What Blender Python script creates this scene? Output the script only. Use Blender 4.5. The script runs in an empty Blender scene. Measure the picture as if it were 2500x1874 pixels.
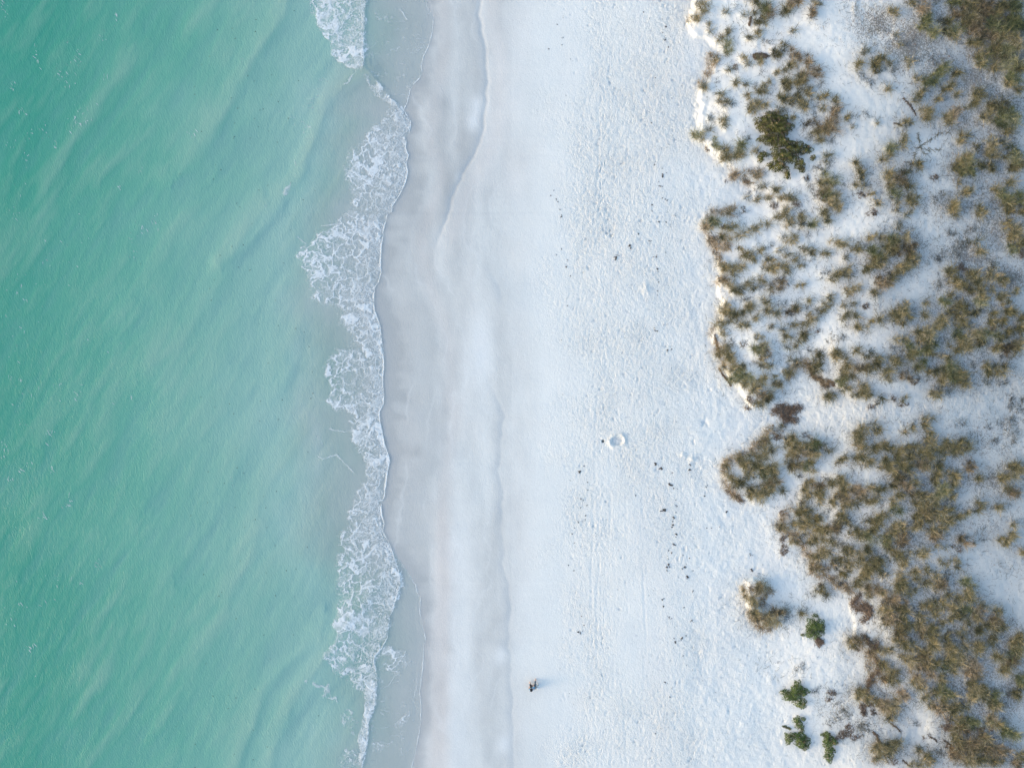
import bpy, math, random
import numpy as np
C = bpy.context.scene.collection
R = math.radians
# ------------------------------------------------------------------ camera
CAM_H = 55.0
cam = bpy.data.cameras.new('camera'); co = bpy.data.objects.new('camera', cam); C.objects.link(co)
co.location = (0, 0, CAM_H); co.rotation_euler = (0, 0, 0)
cam.sensor_width = 36; cam.lens = 36 * CAM_H / 80.0; cam.clip_start = 1; cam.clip_end = 12000
bpy.context.scene.camera = co
# ------------------------------------------------------------------ light: low evening sun from the sea, slightly from below in the picture
SUN_EL, SUN_AZ = 13.0, 258.0          # azimuth clockwise from +Y
w = bpy.data.worlds.new('World'); bpy.context.scene.world = w; w.use_nodes = True
nt = w.node_tree; bg = nt.nodes['Background']; sky = nt.nodes.new('ShaderNodeTexSky'); sky.sky_type = 'NISHITA'
sky.sun_disc = False; sky.sun_elevation = R(SUN_EL); sky.sun_rotation = R(SUN_AZ); sky.altitude = 0
sky.air_density = 1.0; sky.dust_density = 1.0; sky.ozone_density = 1.0
nt.links.new(sky.outputs[0], bg.inputs[0]); bg.inputs[1].default_value = 0.15
sl = bpy.data.lights.new('sun', 'SUN'); so = bpy.data.objects.new('sun', sl); C.objects.link(so)
sl.energy = 0.5; sl.angle = R(20); sl.color = (1.0, 0.82, 0.62)
_az = R(SUN_AZ); _el = R(SUN_EL)
from mathutils import Vector
so.rotation_euler = (-Vector((math.sin(_az)*math.cos(_el), math.cos(_az)*math.cos(_el), math.sin(_el)))).to_track_quat('-Z', 'Y').to_euler()
so.location = (-60, -10, 30)
vs = bpy.context.scene.view_settings; vs.view_transform = 'Standard'; vs.look = 'None'; vs.gamma = 1; vs.exposure = 1.67
# ------------------------------------------------------------------ helpers
def U(px): return (np.asarray(px, float) - 1250.0) / 31.25     # photo pixel -> metres on the sea-level plane
def V(py): return (937.0 - np.asarray(py, float)) / 31.25
def sstep(a, b, x):
    t = np.clip((x - a) / (b - a), 0, 1); return t * t * (3 - 2 * t)
_rt = {}
def vn(x, y, s=1.0, seed=0):
    """value noise 0..1"""
    if seed not in _rt: _rt[seed] = np.random.RandomState(seed + 11).rand(256, 256)
    T = _rt[seed]; x = x / s + 1000.3; y = y / s + 1000.7
    xi = np.floor(x).astype(int); yi = np.floor(y).astype(int); fx = x - xi; fy = y - yi
    fx = fx * fx * (3 - 2 * fx); fy = fy * fy * (3 - 2 * fy)
    a = T[xi & 255, yi & 255]; b = T[(xi + 1) & 255, yi & 255]; c = T[xi & 255, (yi + 1) & 255]; d = T[(xi + 1) & 255, (yi + 1) & 255]
    return (a * (1 - fx) + b * fx) * (1 - fy) + (c * (1 - fx) + d * fx) * fy
def fbm(x, y, s, seed, n=4):
    r = 0; a = 1; t = 0
    for i in range(n):
        r = r + a * vn(x, y, s, seed + i * 7); t += a; a *= .5; s *= .5
    return r / t
def rot2(x, y, deg):
    c, s = math.cos(R(deg)), math.sin(R(deg)); return c * x + s * y, -s * x + c * y
def cr(x0, y0, s, pts):
    """points read off an enlarged crop -> photo pixels"""
    return [(x0 + x / s, y0 + y / s) for x, y in pts]
def curve(pts):
    """polyline in photo pixels -> function u(v) in metres"""
    pts = sorted(pts, key=lambda p: p[1]); vv = V([p[1] for p in pts])[::-1]; uu = U([p[0] for p in pts])[::-1]
    return lambda v: np.interp(v, vv, uu)
def seg_dist(x, y, pts, closed=False, cap=1e9):
    d = np.full(x.shape, cap * cap); P = list(pts) + ([pts[0]] if closed else [])
    for (ax, ay), (bx, by) in zip(P[:-1], P[1:]):
        dx, dy = bx - ax, by - ay; L = dx * dx + dy * dy + 1e-12
        t = np.clip(((x - ax) * dx + (y - ay) * dy) / L, 0, 1)
        d = np.minimum(d, (x - ax - t * dx) ** 2 + (y - ay - t * dy) ** 2)
    return np.sqrt(d)
def inside(x, y, pts):
    r = np.zeros(x.shape, bool); n = len(pts); j = n - 1
    for i in range(n):
        xi, yi = pts[i]; xj, yj = pts[j]
        if yi != yj: r ^= ((yi > y) != (yj > y)) & (x < (xj - xi) * (y - yi) / (yj - yi) + xi)
        j = i
    return r
def sdf(x, y, pts):
    d = seg_dist(x, y, pts, True); return np.where(inside(x, y, pts), d, -d)
def m2(pts): return [(float(U(a)), float(V(b))) for a, b in pts]
def unproj(u, v, h):
    k = (CAM_H - h) / CAM_H; return u * k, v * k
# ---- materials
def mat(name, rough=.8, spec=.3):
    m = bpy.data.materials.new(name); m.use_nodes = True; b = m.node_tree.nodes['Principled BSDF']
    b.inputs['Roughness'].default_value = rough; b.inputs['Specular IOR Level'].default_value = spec
    return m, m.node_tree, b
def N(nt, t, **k):
    n = nt.nodes.new(t)
    for a, b in k.items(): setattr(n, a, b)
    return n
def attr(nt, name): return N(nt, 'ShaderNodeAttribute', attribute_name=name).outputs['Fac']
def math_(nt, op, a, b=None, c=None, clamp=False):
    n = N(nt, 'ShaderNodeMath', operation=op, use_clamp=clamp)
    for i, v in enumerate((a, b, c)):
        if v is None: continue
        if isinstance(v, (int, float)): n.inputs[i].default_value = v
        else: nt.links.new(v, n.inputs[i])
    return n.outputs[0]
def mixc(nt, f, a, b, mode='MIX'):
    n = N(nt, 'ShaderNodeMix', data_type='RGBA', blend_type=mode)
    for s, v in ((0, f), (6, a), (7, b)):
        if isinstance(v, (int, float)): n.inputs[s].default_value = v
        elif isinstance(v, tuple): n.inputs[s].default_value = v + (1,)
        else: nt.links.new(v, n.inputs[s])
    return n.outputs[2]
def noise(nt, scale, detail=4, rough=.6, vec=None, dist=0):
    n = N(nt, 'ShaderNodeTexNoise'); n.inputs['Scale'].default_value = scale; n.inputs['Detail'].default_value = detail
    n.inputs['Roughness'].default_value = rough; n.inputs['Distortion'].default_value = dist
    if vec is None: vec = geo(nt)
    nt.links.new(vec, n.inputs['Vector']); return n.outputs[0]
def geo(nt, scale=(1, 1, 1), rot=(0, 0, 0)):
    g = N(nt, 'ShaderNodeNewGeometry'); mp = N(nt, 'ShaderNodeMapping')
    mp.inputs['Scale'].default_value = scale; mp.inputs['Rotation'].default_value = rot
    nt.links.new(g.outputs['Position'], mp.inputs[0]); return mp.outputs[0]
def ramp(nt, f, stops, interp='LINEAR'):
    n = N(nt, 'ShaderNodeValToRGB'); e = n.color_ramp; e.interpolation = interp
    while len(e.elements) < len(stops): e.elements.new(.5)
    for el, (p, c) in zip(e.elements, stops):
        el.position = p; el.color = (tuple(c) + (1,)) if len(c) == 3 else c
    nt.links.new(f, n.inputs[0]); return n.outputs[0]
def bump(nt, h, strength, dist, normal=None):
    n = N(nt, 'ShaderNodeBump'); n.inputs['Distance'].default_value = dist
    if isinstance(strength, (int, float)): n.inputs['Strength'].default_value = strength
    else: nt.links.new(strength, n.inputs['Strength'])
    nt.links.new(h, n.inputs['Height'])
    if normal is not None: nt.links.new(normal, n.inputs['Normal'])
    return n.outputs[0]
# ---- meshes
def npmesh(name, co, faces, m, attrs=None, smooth=True, parent=None, loc=None):
    """faces: int array (n,3) or (n,4)"""
    me = bpy.data.meshes.new(name); nv = len(co); nf = len(faces); k = faces.shape[1]
    me.vertices.add(nv); me.vertices.foreach_set('co', np.ascontiguousarray(co, np.float32).ravel())
    me.loops.add(nf * k); me.loops.foreach_set('vertex_index', np.ascontiguousarray(faces, np.int32).ravel())
    me.polygons.add(nf); me.polygons.foreach_set('loop_start', np.arange(0, nf * k, k, dtype=np.int32))
    me.update(calc_edges=True)
    me.polygons.foreach_set('use_smooth', np.full(nf, smooth))
    for a, v in (attrs or {}).items():
        at = me.attributes.new(a, 'FLOAT', 'POINT'); at.data.foreach_set('value', np.ascontiguousarray(v, np.float32).ravel())
    if m: me.materials.append(m)
    o = bpy.data.objects.new(name, me); C.objects.link(o)
    if parent: o.parent = parent
    if loc is not None: o.location = loc
    return o
def grid_faces(nx, ny):
    i = np.arange(nx * ny).reshape(ny, nx)
    return np.stack([i[:-1, :-1], i[:-1, 1:], i[1:, 1:], i[1:, :-1]], -1).reshape(-1, 4)
def tag(o, label=None, cat=None, group=None, kind=None):
    if label: o['label'] = label
    if cat: o['category'] = cat
    if group: o['group'] = group
    if kind: o['kind'] = kind
    return o
def empty(name, loc, rz=0):
    o = bpy.data.objects.new(name, None); C.objects.link(o); o.location = loc; o.rotation_euler = (0, 0, rz); o.empty_display_size = .2
    return o
# ------------------------------------------------------------------ shore lines read off the photograph
S = 3.455
c1 = lambda p: cr(600, 0, S, p); c2 = lambda p: cr(600, 480, S, p); c3 = lambda p: cr(600, 960, S, p); c4 = lambda p: cr(600, 1394, S, p)
OUT = [(1040,-400),(1048,-150)]+c1([(1530,0),(1525,60),(1550,90),(1580,150),(1578,230),(1565,320),(1540,410),(1500,480),(1480,560),(1488,610),(1460,670),(1390,740),(1378,800),(1360,870),(1332,930),(1350,955),(1390,1020),(1392,1060),(1378,1120),(1342,1165),(1355,1200),(1350,1250),(1376,1310),(1362,1350),(1355,1380),(1370,1450),(1350,1540),(1300,1640)])+\
  c2([(1285,5),(1240,80),(1230,130),(1195,150),(1180,210),(1165,280),(1155,350),(1145,430),(1140,540),(1142,640),(1120,720),(1087,770),(1080,850),(1085,950),(1110,1010),(1135,1090),(1145,1200),(1165,1340),(1165,1440),(1155,1560)])+\
  c3([(1163,0),(1165,90),(1132,150),(1130,220),(1150,310),(1170,420),(1208,530),(1218,580),(1197,650),(1187,750),(1170,870),(1140,930),(1150,1020),(1168,1100),(1155,1155)])
INNER = c3([(1150,1160),(1190,1220),(1230,1320),(1260,1400),(1275,1450),(1300,1540)])+c4([(1300,130),(1280,200),(1250,300),(1215,370),(1200,460),(1190,560),(1150,640),(1085,715),(1080,760),(1100,830),(1105,900),(1100,1020),(1098,1110),(1055,1200),(1030,1290),(1030,1400),(1010,1500),(980,1600),(975,1658)])+[(875,2000),(880,2300)]
FILM = c3([(1290,1400),(1350,1480),(1400,1560)])+c4([(1410,90),(1435,110),(1445,180),(1475,220),(1470,330),(1480,420),(1500,500),(1520,570),(1500,620),(1500,700),(1495,820),(1480,920),(1465,1020),(1480,1120),(1480,1220),(1465,1350),(1440,1480),(1410,1600),(1400,1658)])+[(1000,2000),(1010,2300)]
EDGE = curve(OUT + c3([(1190,1220),(1235,1320)]) + FILM)
BORE = curve([(893,-400)]+c1([(1012,0),(1003,100),(990,350),(990,560),(1060,620),(1180,770),(1310,935),(1392,1040),(1342,1165),(1376,1310),(1370,1450),(1300,1640)])+OUT[32:]+INNER)
SCARP = [(1170,-200),(1176,0),(1169,38),(1176,72),(1185,115),(1189,162),(1192,208),(1190,246),(1182,318),(1175,347),(1159,382),(1135,423),(1109,480),(1092,532),(1075,575),(1063,612)]
SCARP2 = [(1193,640),(1225,726),(1228,760)]
SCARP2B = [(1193,925),(1210,965),(1232,1010),(1228,1080),(1217,1150),(1229,1187),(1229,1245),(1226,1288),(1232,1346),(1226,1375),(1243,1433),(1249,1476),(1243,1534),(1247,1600),(1249,1650),(1252,1760),(1256,1874),(1256,2100)]
WETL = curve([(1066,-300),(1063,0),(1066,140),(1040,260),(1034,350),(1063,430),(1010,580),(1014,654),(1043,726),(1063,784),(1078,842),(1078,960),(1092,1018),(1069,1163),(1063,1278),(1063,1400),(1069,1450),(1052,1540),(1060,1626),(1050,1750),(1030,1874),(1030,2200)])
DUNE1 = [(1700,-300),(1700,-20),(1682,48),(1690,78),(1722,98),(1745,125),(1732,150),(1725,182),(1710,210),(1705,250),(1698,300),(1692,330),(1716,345),(1726,370),(1752,398),(1790,430),(1828,458),(1838,482),(1806,500),(1768,516),(1735,526),(1718,555),(1733,590),(1748,618),(1752,650),(1746,690),(1755,740),(1750,780),(1736,808),(1748,860),(1765,900),(1785,940),(1820,972),(1840,998),(1868,985),(1895,962),(1915,920),(1935,893),(1966,884),(1985,918),(2006,930),(2012,945),(2030,942),(2060,968),(2110,985),(2160,985),(2290,975),(2370,948),(2500,890),(2600,850),(3300,600),(3300,-300)]
DUNE2 = [(3300,800),(2600,940),(2500,975),(2380,1010),(2270,1030),(2180,1045),(2080,1052),(2010,1064),(1960,1052),(1900,1060),(1874,1040),(1864,1070),(1835,1092),(1800,1112),(1768,1125),(1758,1165),(1788,1202),(1850,1238),(1868,1222),(1920,1188),(1948,1205),(1962,1222),(1930,1240),(1905,1255),(1903,1292),(1940,1312),(1975,1360),(1980,1390),(2030,1415),(2078,1450),(2080,1560),(2120,1590),(2122,1640),(2112,1700),(2135,1722),(2180,1760),(2200,1800),(2165,1850),(2130,1910),(2130,2300),(3300,2300)]
HUMP = [(1812,1412),(1835,1402),(1876,1420),(1872,1450),(1850,1470),(1870,1487),(1920,1478),(1915,1512),(1880,1532),(1838,1522),(1822,1480)]
# ------------------------------------------------------------------ plants read off the photograph (crop x, y, rx, ry[, tilt][letter])
# letters: s straw  d dark dense  b brown dead  p sparse
P5 = 5.181
PL = {}
PL[(1650,0)]="340,80,80,70s;270,230,100,60,20s;415,305,45,30;430,390,30,20;640,160,45,30;750,90,50,20,50p;860,185,50,25;1010,30,110,35;1110,110,90,90;1040,250,110,80;1190,190,60,80;1380,150,100,50,35;1470,50,110,60;1720,130,60,90;1770,30,50,40;1460,400,60,30,20;680,400,45,60;540,490,60,35,30;650,600,60,90;500,745,60,45,40s;900,470,60,35;1030,430,50,60;1170,520,50,40p;1270,690,60,90;1230,630,30,30;1350,590,50,60;1500,720,80,80;1450,830,70,60;1660,800,60,80;1300,900,80,50;1740,930,100,70;850,750,45,50;910,800,35,35;1060,810,50,70;660,880,60,25;770,850,50,20b;770,1050,50,60;870,1060,50,35;1010,1070,40,50p;1160,1050,70,50,45;1080,1140,90,50,35;1400,1080,90,90d;1520,1050,90,80;1610,990,70,60;380,1110,60,45s;560,1190,70,25;590,1300,80,60;1290,1240,80,50;1420,1250,70,45;1500,1290,90,50,30;1680,1180,60,70;1550,1180,70,50d;1840,1240,80,50,20;920,1230,50,50;1010,1310,90,50;1120,1310,50,60;940,1380,60,70;1280,1400,80,50;1620,1360,80,70;1990,1290,50,50;1990,1420,80,60;2130,1490,50,50;1470,1490,60,40;1960,1590,110,80;1760,1600,130,60;590,1540,60,50,50;620,1620,30,40;420,1500,25,30;1850,1390,40,50;380,1640,50,20;480,1020,60,15p;1820,1040,40,60p;700,1260,50,70p;1720,1460,50,40p"
PL[(2075,0)]="60,100,25,90p;560,170,80,50;800,30,90,50;930,110,90,90s;970,220,60,80;930,330,90,70;1050,410,90,60,-20;560,450,30,30;650,570,40,20;400,740,60,60;330,850,70,110d;720,790,55,50;100,840,60,60;500,800,40,40;200,650,60,40;370,380,60,25p;470,1100,50,40;1140,900,120,80,40;1040,1040,110,70,25;880,1000,60,35;1060,770,60,50p;1320,920,60,60d;1200,1120,100,40;1290,1080,60,30;900,1180,110,35,30;840,1240,50,50;1140,1270,70,40;960,1400,90,70;980,1500,60,50;1330,1440,150,60,30s;1230,1530,80,70;1540,1350,110,50,20;1330,1210,50,40;1640,1190,100,80;1700,1490,80,40;700,1560,90,60,20;330,1550,25,25;200,1460,40,40p;80,1450,30,40p;20,1590,30,20;1850,1350,120,90d;1960,1430,110,80d;1900,1560,90,60d;2060,1500,100,90s;2010,1620,60,30;1340,390,110,60,20;1280,470,60,40;1530,500,60,50d;1640,560,80,50d;1580,700,50,50;1660,750,80,60;1720,680,50,40;1810,880,60,70;1620,820,40,40;1950,820,90,70s;2050,760,90,60s;2100,880,90,70d;2060,1000,100,70d;2000,1060,60,70;2120,1120,60,50d;1100,30,60,40p;1300,40,110,60d;1500,50,110,70d;1700,60,110,70d;1900,80,110,70d;2100,60,110,70d;1350,170,100,60d;1520,180,110,70d;1700,170,110,70d;1880,210,120,80d;2080,220,110,80d;1200,290,90,50d;1180,380,70,40d;1450,310,100,60d;1620,300,110,70d;1800,330,110,70d;1980,340,110,70d;2150,350,90,70d;1560,400,100,60d;1730,440,110,70;1900,470,110,70;2060,500,110,70;2160,600,80,80;1850,600,110,60d;2000,640,110,70s;1880,720,90,50d;130,960,40,50p;250,1040,50,40p;560,900,70,60p"
PL[(1650,320)]="290,40,80,60s;330,110,40,30s;500,170,70,70s;400,220,30,40b;620,270,70,60;820,180,60,90;910,130,80,50p;620,350,70,50s;740,360,60,40;800,290,60,60;1000,260,50,40;740,560,80,60s;700,630,50,25b;980,550,110,45,-15;1030,590,40,40;890,640,50,30p;970,630,60,25p;1020,760,60,60p;1080,700,70,30;1240,740,60,50;880,840,30,20;1020,860,60,35,-15;1160,850,70,30;1370,840,90,50;1490,870,70,40;1245,950,50,35b;1510,915,60,20b;830,980,60,15,-30b;650,1030,60,35;750,1050,50,25p;460,1120,90,70s;400,1210,70,50s;620,1210,60,45;710,1220,70,40;820,1290,80,40,20;640,1330,90,60s;610,1440,90,70s;460,1340,40,50b;510,1510,25,30b;880,1540,110,60,-30;940,1620,60,40;1000,1230,70,50;1130,1180,60,40;1290,1090,60,50;1390,1060,60,60;1390,1010,40,30;1430,1150,50,70;1590,1110,50,60;1600,1180,60,35;1720,1150,80,60;1580,1000,50,25p;1870,1040,80,45;1930,1110,50,60;1210,1630,80,40;1500,1330,60,50;1440,1400,60,40;1350,1330,35,25;1080,1490,60,25,25;1040,1530,25,40;1290,1500,30,35;1200,1430,60,30p;1380,1570,60,30;1680,1300,50,30p;1640,1490,50,50;1700,1560,40,70;1480,1610,50,40;1880,1560,50,50;2040,1410,80,50,-15;2130,1450,50,40;2160,1590,40,40;1900,330,70,40,35;1900,460,60,40p;1780,460,60,35p;1630,600,30,40b;1680,740,60,40p;1710,640,50,20p;1820,640,50,50;1930,590,90,70;1920,690,80,70;1830,800,80,60;1900,780,80,70;2010,850,90,70s;1930,890,70,50;2010,960,70,50;2070,1010,60,40p;1800,90,60,50;1760,30,120,30;1900,20,120,25;1660,60,50,30p;1960,120,60,40p;1940,400,90,25,40p"
PL[(2075,320)]="690,110,60,70;520,210,80,60;670,190,40,40;480,310,40,40;420,370,60,40;120,420,90,35;140,490,50,60;150,590,45,70;150,690,50,30;50,690,50,30;120,810,60,40b;500,570,80,70;610,600,90,60;540,690,80,50;530,800,80,60;780,850,100,80;740,720,50,60d;840,440,90,50d;700,500,80,40d;290,820,50,50;330,920,50,40;300,1040,80,30,20b;600,900,40,30;740,1040,60,30,30;600,1010,60,25;610,1180,40,40;270,1330,70,40,20;80,1480,80,50,25;440,1340,70,40;300,1510,110,60;380,1590,110,60;540,1380,90,80;680,1330,80,60;620,1470,100,80d;760,1450,90,80;740,1570,110,80;480,1480,80,70d;1420,100,80,70;1440,320,80,60;1400,440,120,100;1500,400,100,80s;1430,530,110,60;1350,640,25,30;1500,760,80,60,30;1440,800,50,30;1800,130,90,50s;1920,130,50,40;1780,260,90,80;1800,330,80,40;1700,440,90,50d;1780,490,50,40d;2000,20,70,35;1600,230,40,50;2050,250,70,70d;2120,350,90,60s;1960,330,50,40;2040,470,70,60d;2160,420,60,60d;1990,660,70,60;1850,750,80,50s;1950,830,110,70;2000,930,90,60;1990,1000,100,50d;2130,850,70,80d;2160,980,60,80d;1660,1010,80,70;1310,950,70,60;1330,1040,60,50d;1200,960,50,30p;1150,800,60,30p;2100,1250,110,80;2050,1350,90,80;2150,1390,80,80d;2060,1480,70,70s;1970,1170,60,60;2170,1560,50,60b;1400,1280,120,50p;1570,1250,70,50p;1420,1430,100,60p;1580,1410,60,40;1620,1510,60,50;1350,1520,70,60p;1130,1610,90,40p;1060,590,60,30b;700,430,60,40p;1110,880,60,50p"
PL[(1650,640)]="700,80,100,60;620,60,60,50s;800,60,60,35;730,160,40,30;560,210,90,60s;640,250,70,40,-40s;1170,60,100,80;1350,50,90,40;1390,110,40,50;1580,40,50,30;1850,140,60,50p;2000,180,60,50;2080,140,80,40;2160,130,50,70;1040,220,70,50;930,290,90,50;800,340,90,50d;720,330,30,80,20s;1280,290,90,80;1190,320,30,40;1590,280,70,30,25;1420,250,40,30p;2160,370,50,60;1130,480,80,40;930,560,110,50,20;640,540,60,50s;640,620,100,70s;700,690,70,60d;600,780,110,40s;800,780,50,40;870,800,60,40;1160,600,60,50;850,640,60,30;1280,650,60,40;1440,620,90,60,20;1520,550,50,40;1660,520,45,50;1670,650,40,50;1690,720,35,60;1780,720,25,30;1820,590,60,50,35;1890,530,60,30;1970,440,45,50;2150,700,60,50;2130,560,60,25;2150,780,50,30p;1000,730,70,40,30;1220,830,50,30;1320,850,60,25;1440,790,80,25;1600,790,50,30;1760,860,60,20b;1640,900,60,50;1590,960,60,50;1530,1040,60,40,40;1400,950,70,50;1030,940,70,40;850,1020,50,20b;1060,1080,120,60;1140,1040,80,30s;1130,1150,90,60;1100,1230,60,50;1170,1310,70,40;980,1240,50,50p;1400,1090,50,25;1490,1250,60,35;600,890,50,40s;680,980,70,40p;640,1080,80,50;560,1180,60,50s;690,1150,80,40d;700,1230,110,50,-30s;620,1290,60,50s;740,1330,110,60,-20s;820,1400,100,60;730,1470,90,60s;920,1470,90,60s;880,1540,80,40s;960,1590,70,60;1060,1540,70,60;880,1290,60,30;1130,1470,70,40,15;1270,1540,70,60;1250,1460,50,40;1390,1410,70,50,30;1460,1370,50,25;1220,1640,80,20;1700,1110,70,40p;1790,1190,90,50;1800,1290,90,60;1780,1360,70,40;2010,1120,60,60;2020,1190,70,50;2120,1240,50,40;2150,1320,60,60;2080,1500,100,70;2120,1410,80,60;2150,1580,60,50;1990,950,70,60p;2100,950,60,40p;1130,300,70,60p;880,450,70,60p;1350,540,70,40p"
PL[(2075,640)]="230,70,80,60;340,30,110,60;660,50,120,70,30;620,130,80,40;800,10,80,30;390,210,90,60;450,280,100,70s;500,200,60,50d;70,350,90,50;300,410,60,40;30,530,40,30;210,560,70,25b;60,690,45,60;240,790,60,50;380,740,60,40;650,560,90,60;560,640,80,50d;600,730,100,60;700,620,80,50;760,690,50,40;940,660,60,40;950,520,40,40;1280,110,60,60d;1290,240,80,70;1400,300,100,60;1420,80,60,50b;1570,160,80,80;1600,270,80,60;1780,180,90,60;1900,230,90,50;1780,310,40,50s;1650,350,70,60;1690,420,80,50s;1880,430,70,60;1980,500,60,40;1790,30,35,35;2110,350,50,50;1180,490,90,60;1260,400,70,40;1160,710,90,60;1150,780,80,50;1290,640,90,50;1400,560,80,60d;1430,640,90,60;1550,620,80,50d;1380,740,80,60;1430,790,60,50;1620,490,100,50s;1500,380,60,40d;870,860,80,60;1000,880,80,60s;1080,840,60,60;900,990,80,70s;750,1060,90,70;860,1120,110,60;620,980,80,35;760,1160,80,50d;580,1210,70,50;600,1270,60,40;1360,930,90,60;1440,1010,100,70s;1560,910,80,60;1310,1090,80,50;1410,1070,80,50s;1740,910,90,60s;1640,930,60,50;1530,1060,60,40;1850,1080,80,50d;1960,1080,90,60d;2060,1050,80,60d;2150,1000,70,60;2140,850,80,60d;2150,700,70,60;1960,740,80,50;1800,760,80,60;2050,640,90,50d;1780,640,60,40;1950,600,60,40d;1820,830,50,40b;1980,870,60,50d;1200,1220,80,60s;1230,1310,90,60s;1190,1400,90,60;1180,1480,90,50s;1320,1440,100,60d;1400,1500,90,60;1450,1550,60,40;1330,1370,80,50d;1440,1430,60,60;1060,1380,50,40d;900,1280,90,60;870,1340,80,40;980,1400,60,40;1590,1290,80,40p;1790,1360,120,60;1850,1400,80,40;1960,1310,70,40;1700,1300,60,40;1980,1200,70,40p;710,1430,90,60;820,1490,60,40b;120,1340,100,50;230,1350,110,50;330,1310,80,50d;60,1420,60,40;450,1450,60,50;130,1540,60,40;220,1630,110,30;70,1100,60,40;220,1140,50,50;340,1230,50,40;80,820,60,50;460,1360,60,50;1070,1630,80,30;1140,250,60,70p;1020,1000,70,70d;1000,1130,80,60d;1650,1020,80,60d;1900,940,70,50d;560,1100,80,40p;1720,1500,80,40p;1900,1500,60,50p;1140,1560,90,40p"
PL[(1650,960)]="1060,30,120,50;1170,60,90,50d;1020,130,90,50,20;930,60,60,40b;940,170,50,25b;1930,50,70,50;1960,10,90,30;1290,400,60,30b;1340,420,50,20;1180,450,40,20;1180,590,80,40;1270,545,100,25b;1100,670,90,40,-10;1190,710,80,30,-20;1030,780,80,50;850,830,110,40,-20s;930,900,120,50,-15;840,920,80,50;1040,880,100,60;1130,790,80,40;1150,960,80,60;920,1030,90,50;1230,920,70,60;1060,970,90,60;1250,1000,60,60;1180,1090,90,60;1150,1160,90,50;1240,1150,90,60;1330,1190,50,50;1120,1250,90,50s;1070,1310,80,50s;1180,1240,70,40;680,1070,110,40,-20s;760,1140,90,50;900,1210,90,60;960,1270,80,50;830,1100,70,40d;680,890,70,40s;650,1010,30,30s;1430,560,60,60;1500,600,90,60;1380,640,80,50;1560,670,110,50;1690,660,100,70d;1750,640,60,50;1700,760,90,60;1600,760,100,60s;1480,710,100,50;1430,800,80,60;1640,860,90,50;1500,880,100,60;1600,940,100,50s;1690,980,50,40;1420,920,60,50;1540,1010,80,40p;1940,710,50,40;1880,640,60,40p;2110,840,90,50;1670,530,60,25b;1700,1130,90,50;1790,1160,100,50;1850,1210,90,50;1650,1200,80,60;1740,1240,70,50;1650,1300,60,40;1810,1340,50,60;1990,1120,80,50;2100,1120,90,50;2060,1060,70,50;1920,1050,60,40p;2040,1260,80,60;2110,1340,90,60;2150,1410,70,70;1980,1370,60,50;2160,1200,50,60;1600,1500,110,60;1540,1480,60,40;1700,1600,110,60;1620,1640,110,30;1590,1390,40,40;1880,1520,70,40p;2060,1520,60,60;2090,1600,80,60;2040,1640,60,30;1530,1620,80,40;1360,1520,40,40b;1790,1590,60,50"
PL[(2075,960)]="200,20,100,40;60,20,60,40;360,90,50,50;560,50,50,35b;660,60,60,30;680,130,70,20b;250,180,25,40b;1080,20,80,35;960,310,60,40;930,400,50,60;780,440,45,45;690,470,35,35;980,490,50,45;950,560,50,40;320,430,70,60;180,410,70,40;150,520,110,70;100,600,90,60;150,670,70,50;430,660,90,60;480,700,60,50;330,680,50,50d;70,820,90,40;170,780,60,60;580,750,70,50;700,690,90,50;800,680,60,50;1030,620,60,70s;1000,720,80,60;1210,640,90,60;1180,720,80,50;1310,690,80,60s;1380,600,70,50;1460,590,50,40;1420,700,90,50;1340,750,80,40;900,740,60,50d;740,790,90,50;620,830,90,60;450,840,90,50d;430,920,80,50;500,920,60,50;660,880,80,50;840,890,100,50;980,900,70,60s;1010,800,60,50;250,870,70,50;130,930,60,40p;720,990,60,50;580,1000,60,50;1090,1000,60,50;1070,1080,60,70;780,1090,70,50;730,1190,90,60;620,1260,80,50;560,1140,60,50d;1150,1180,100,50s;1210,1230,90,50;1100,1250,90,60;950,1280,90,50;1050,1320,90,50s;860,1270,80,60d;1260,1000,60,40;1340,1040,80,50;1320,1110,60,50;1520,920,90,60;1280,1290,60,40;60,1180,90,60;130,1240,90,60;180,1330,80,50;240,1180,60,40;380,1230,60,80;290,1360,70,50;570,1440,80,70;540,1370,60,40;60,1400,60,40;850,1390,70,50;960,1420,90,50;1060,1430,80,50;880,1480,80,60;1010,1510,100,60d;1220,1460,70,50;1130,1500,60,50;820,1560,60,50d;950,1570,90,60d;1100,1580,90,50;1230,1590,80,50;1400,1540,120,40,15;1560,1480,90,30,25;1640,1380,70,40;430,1550,80,60;260,1620,90,40;330,1600,60,40;600,1640,60,30;860,1640,80,30;1900,1420,80,40;1760,1450,80,40p;2050,930,80,60;2090,980,60,60;2010,1070,90,50;1890,1050,90,40;2060,1240,90,60;2000,1190,50,40;2180,980,40,60;1600,1060,60,40;2090,1640,60,25;2100,130,120,100p;1860,390,80,40p;2020,330,60,40p;1400,370,70,40p;1830,600,60,40p;2070,540,60,50p;640,1060,90,60d;720,930,70,40d;1110,900,50,60d"
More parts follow.
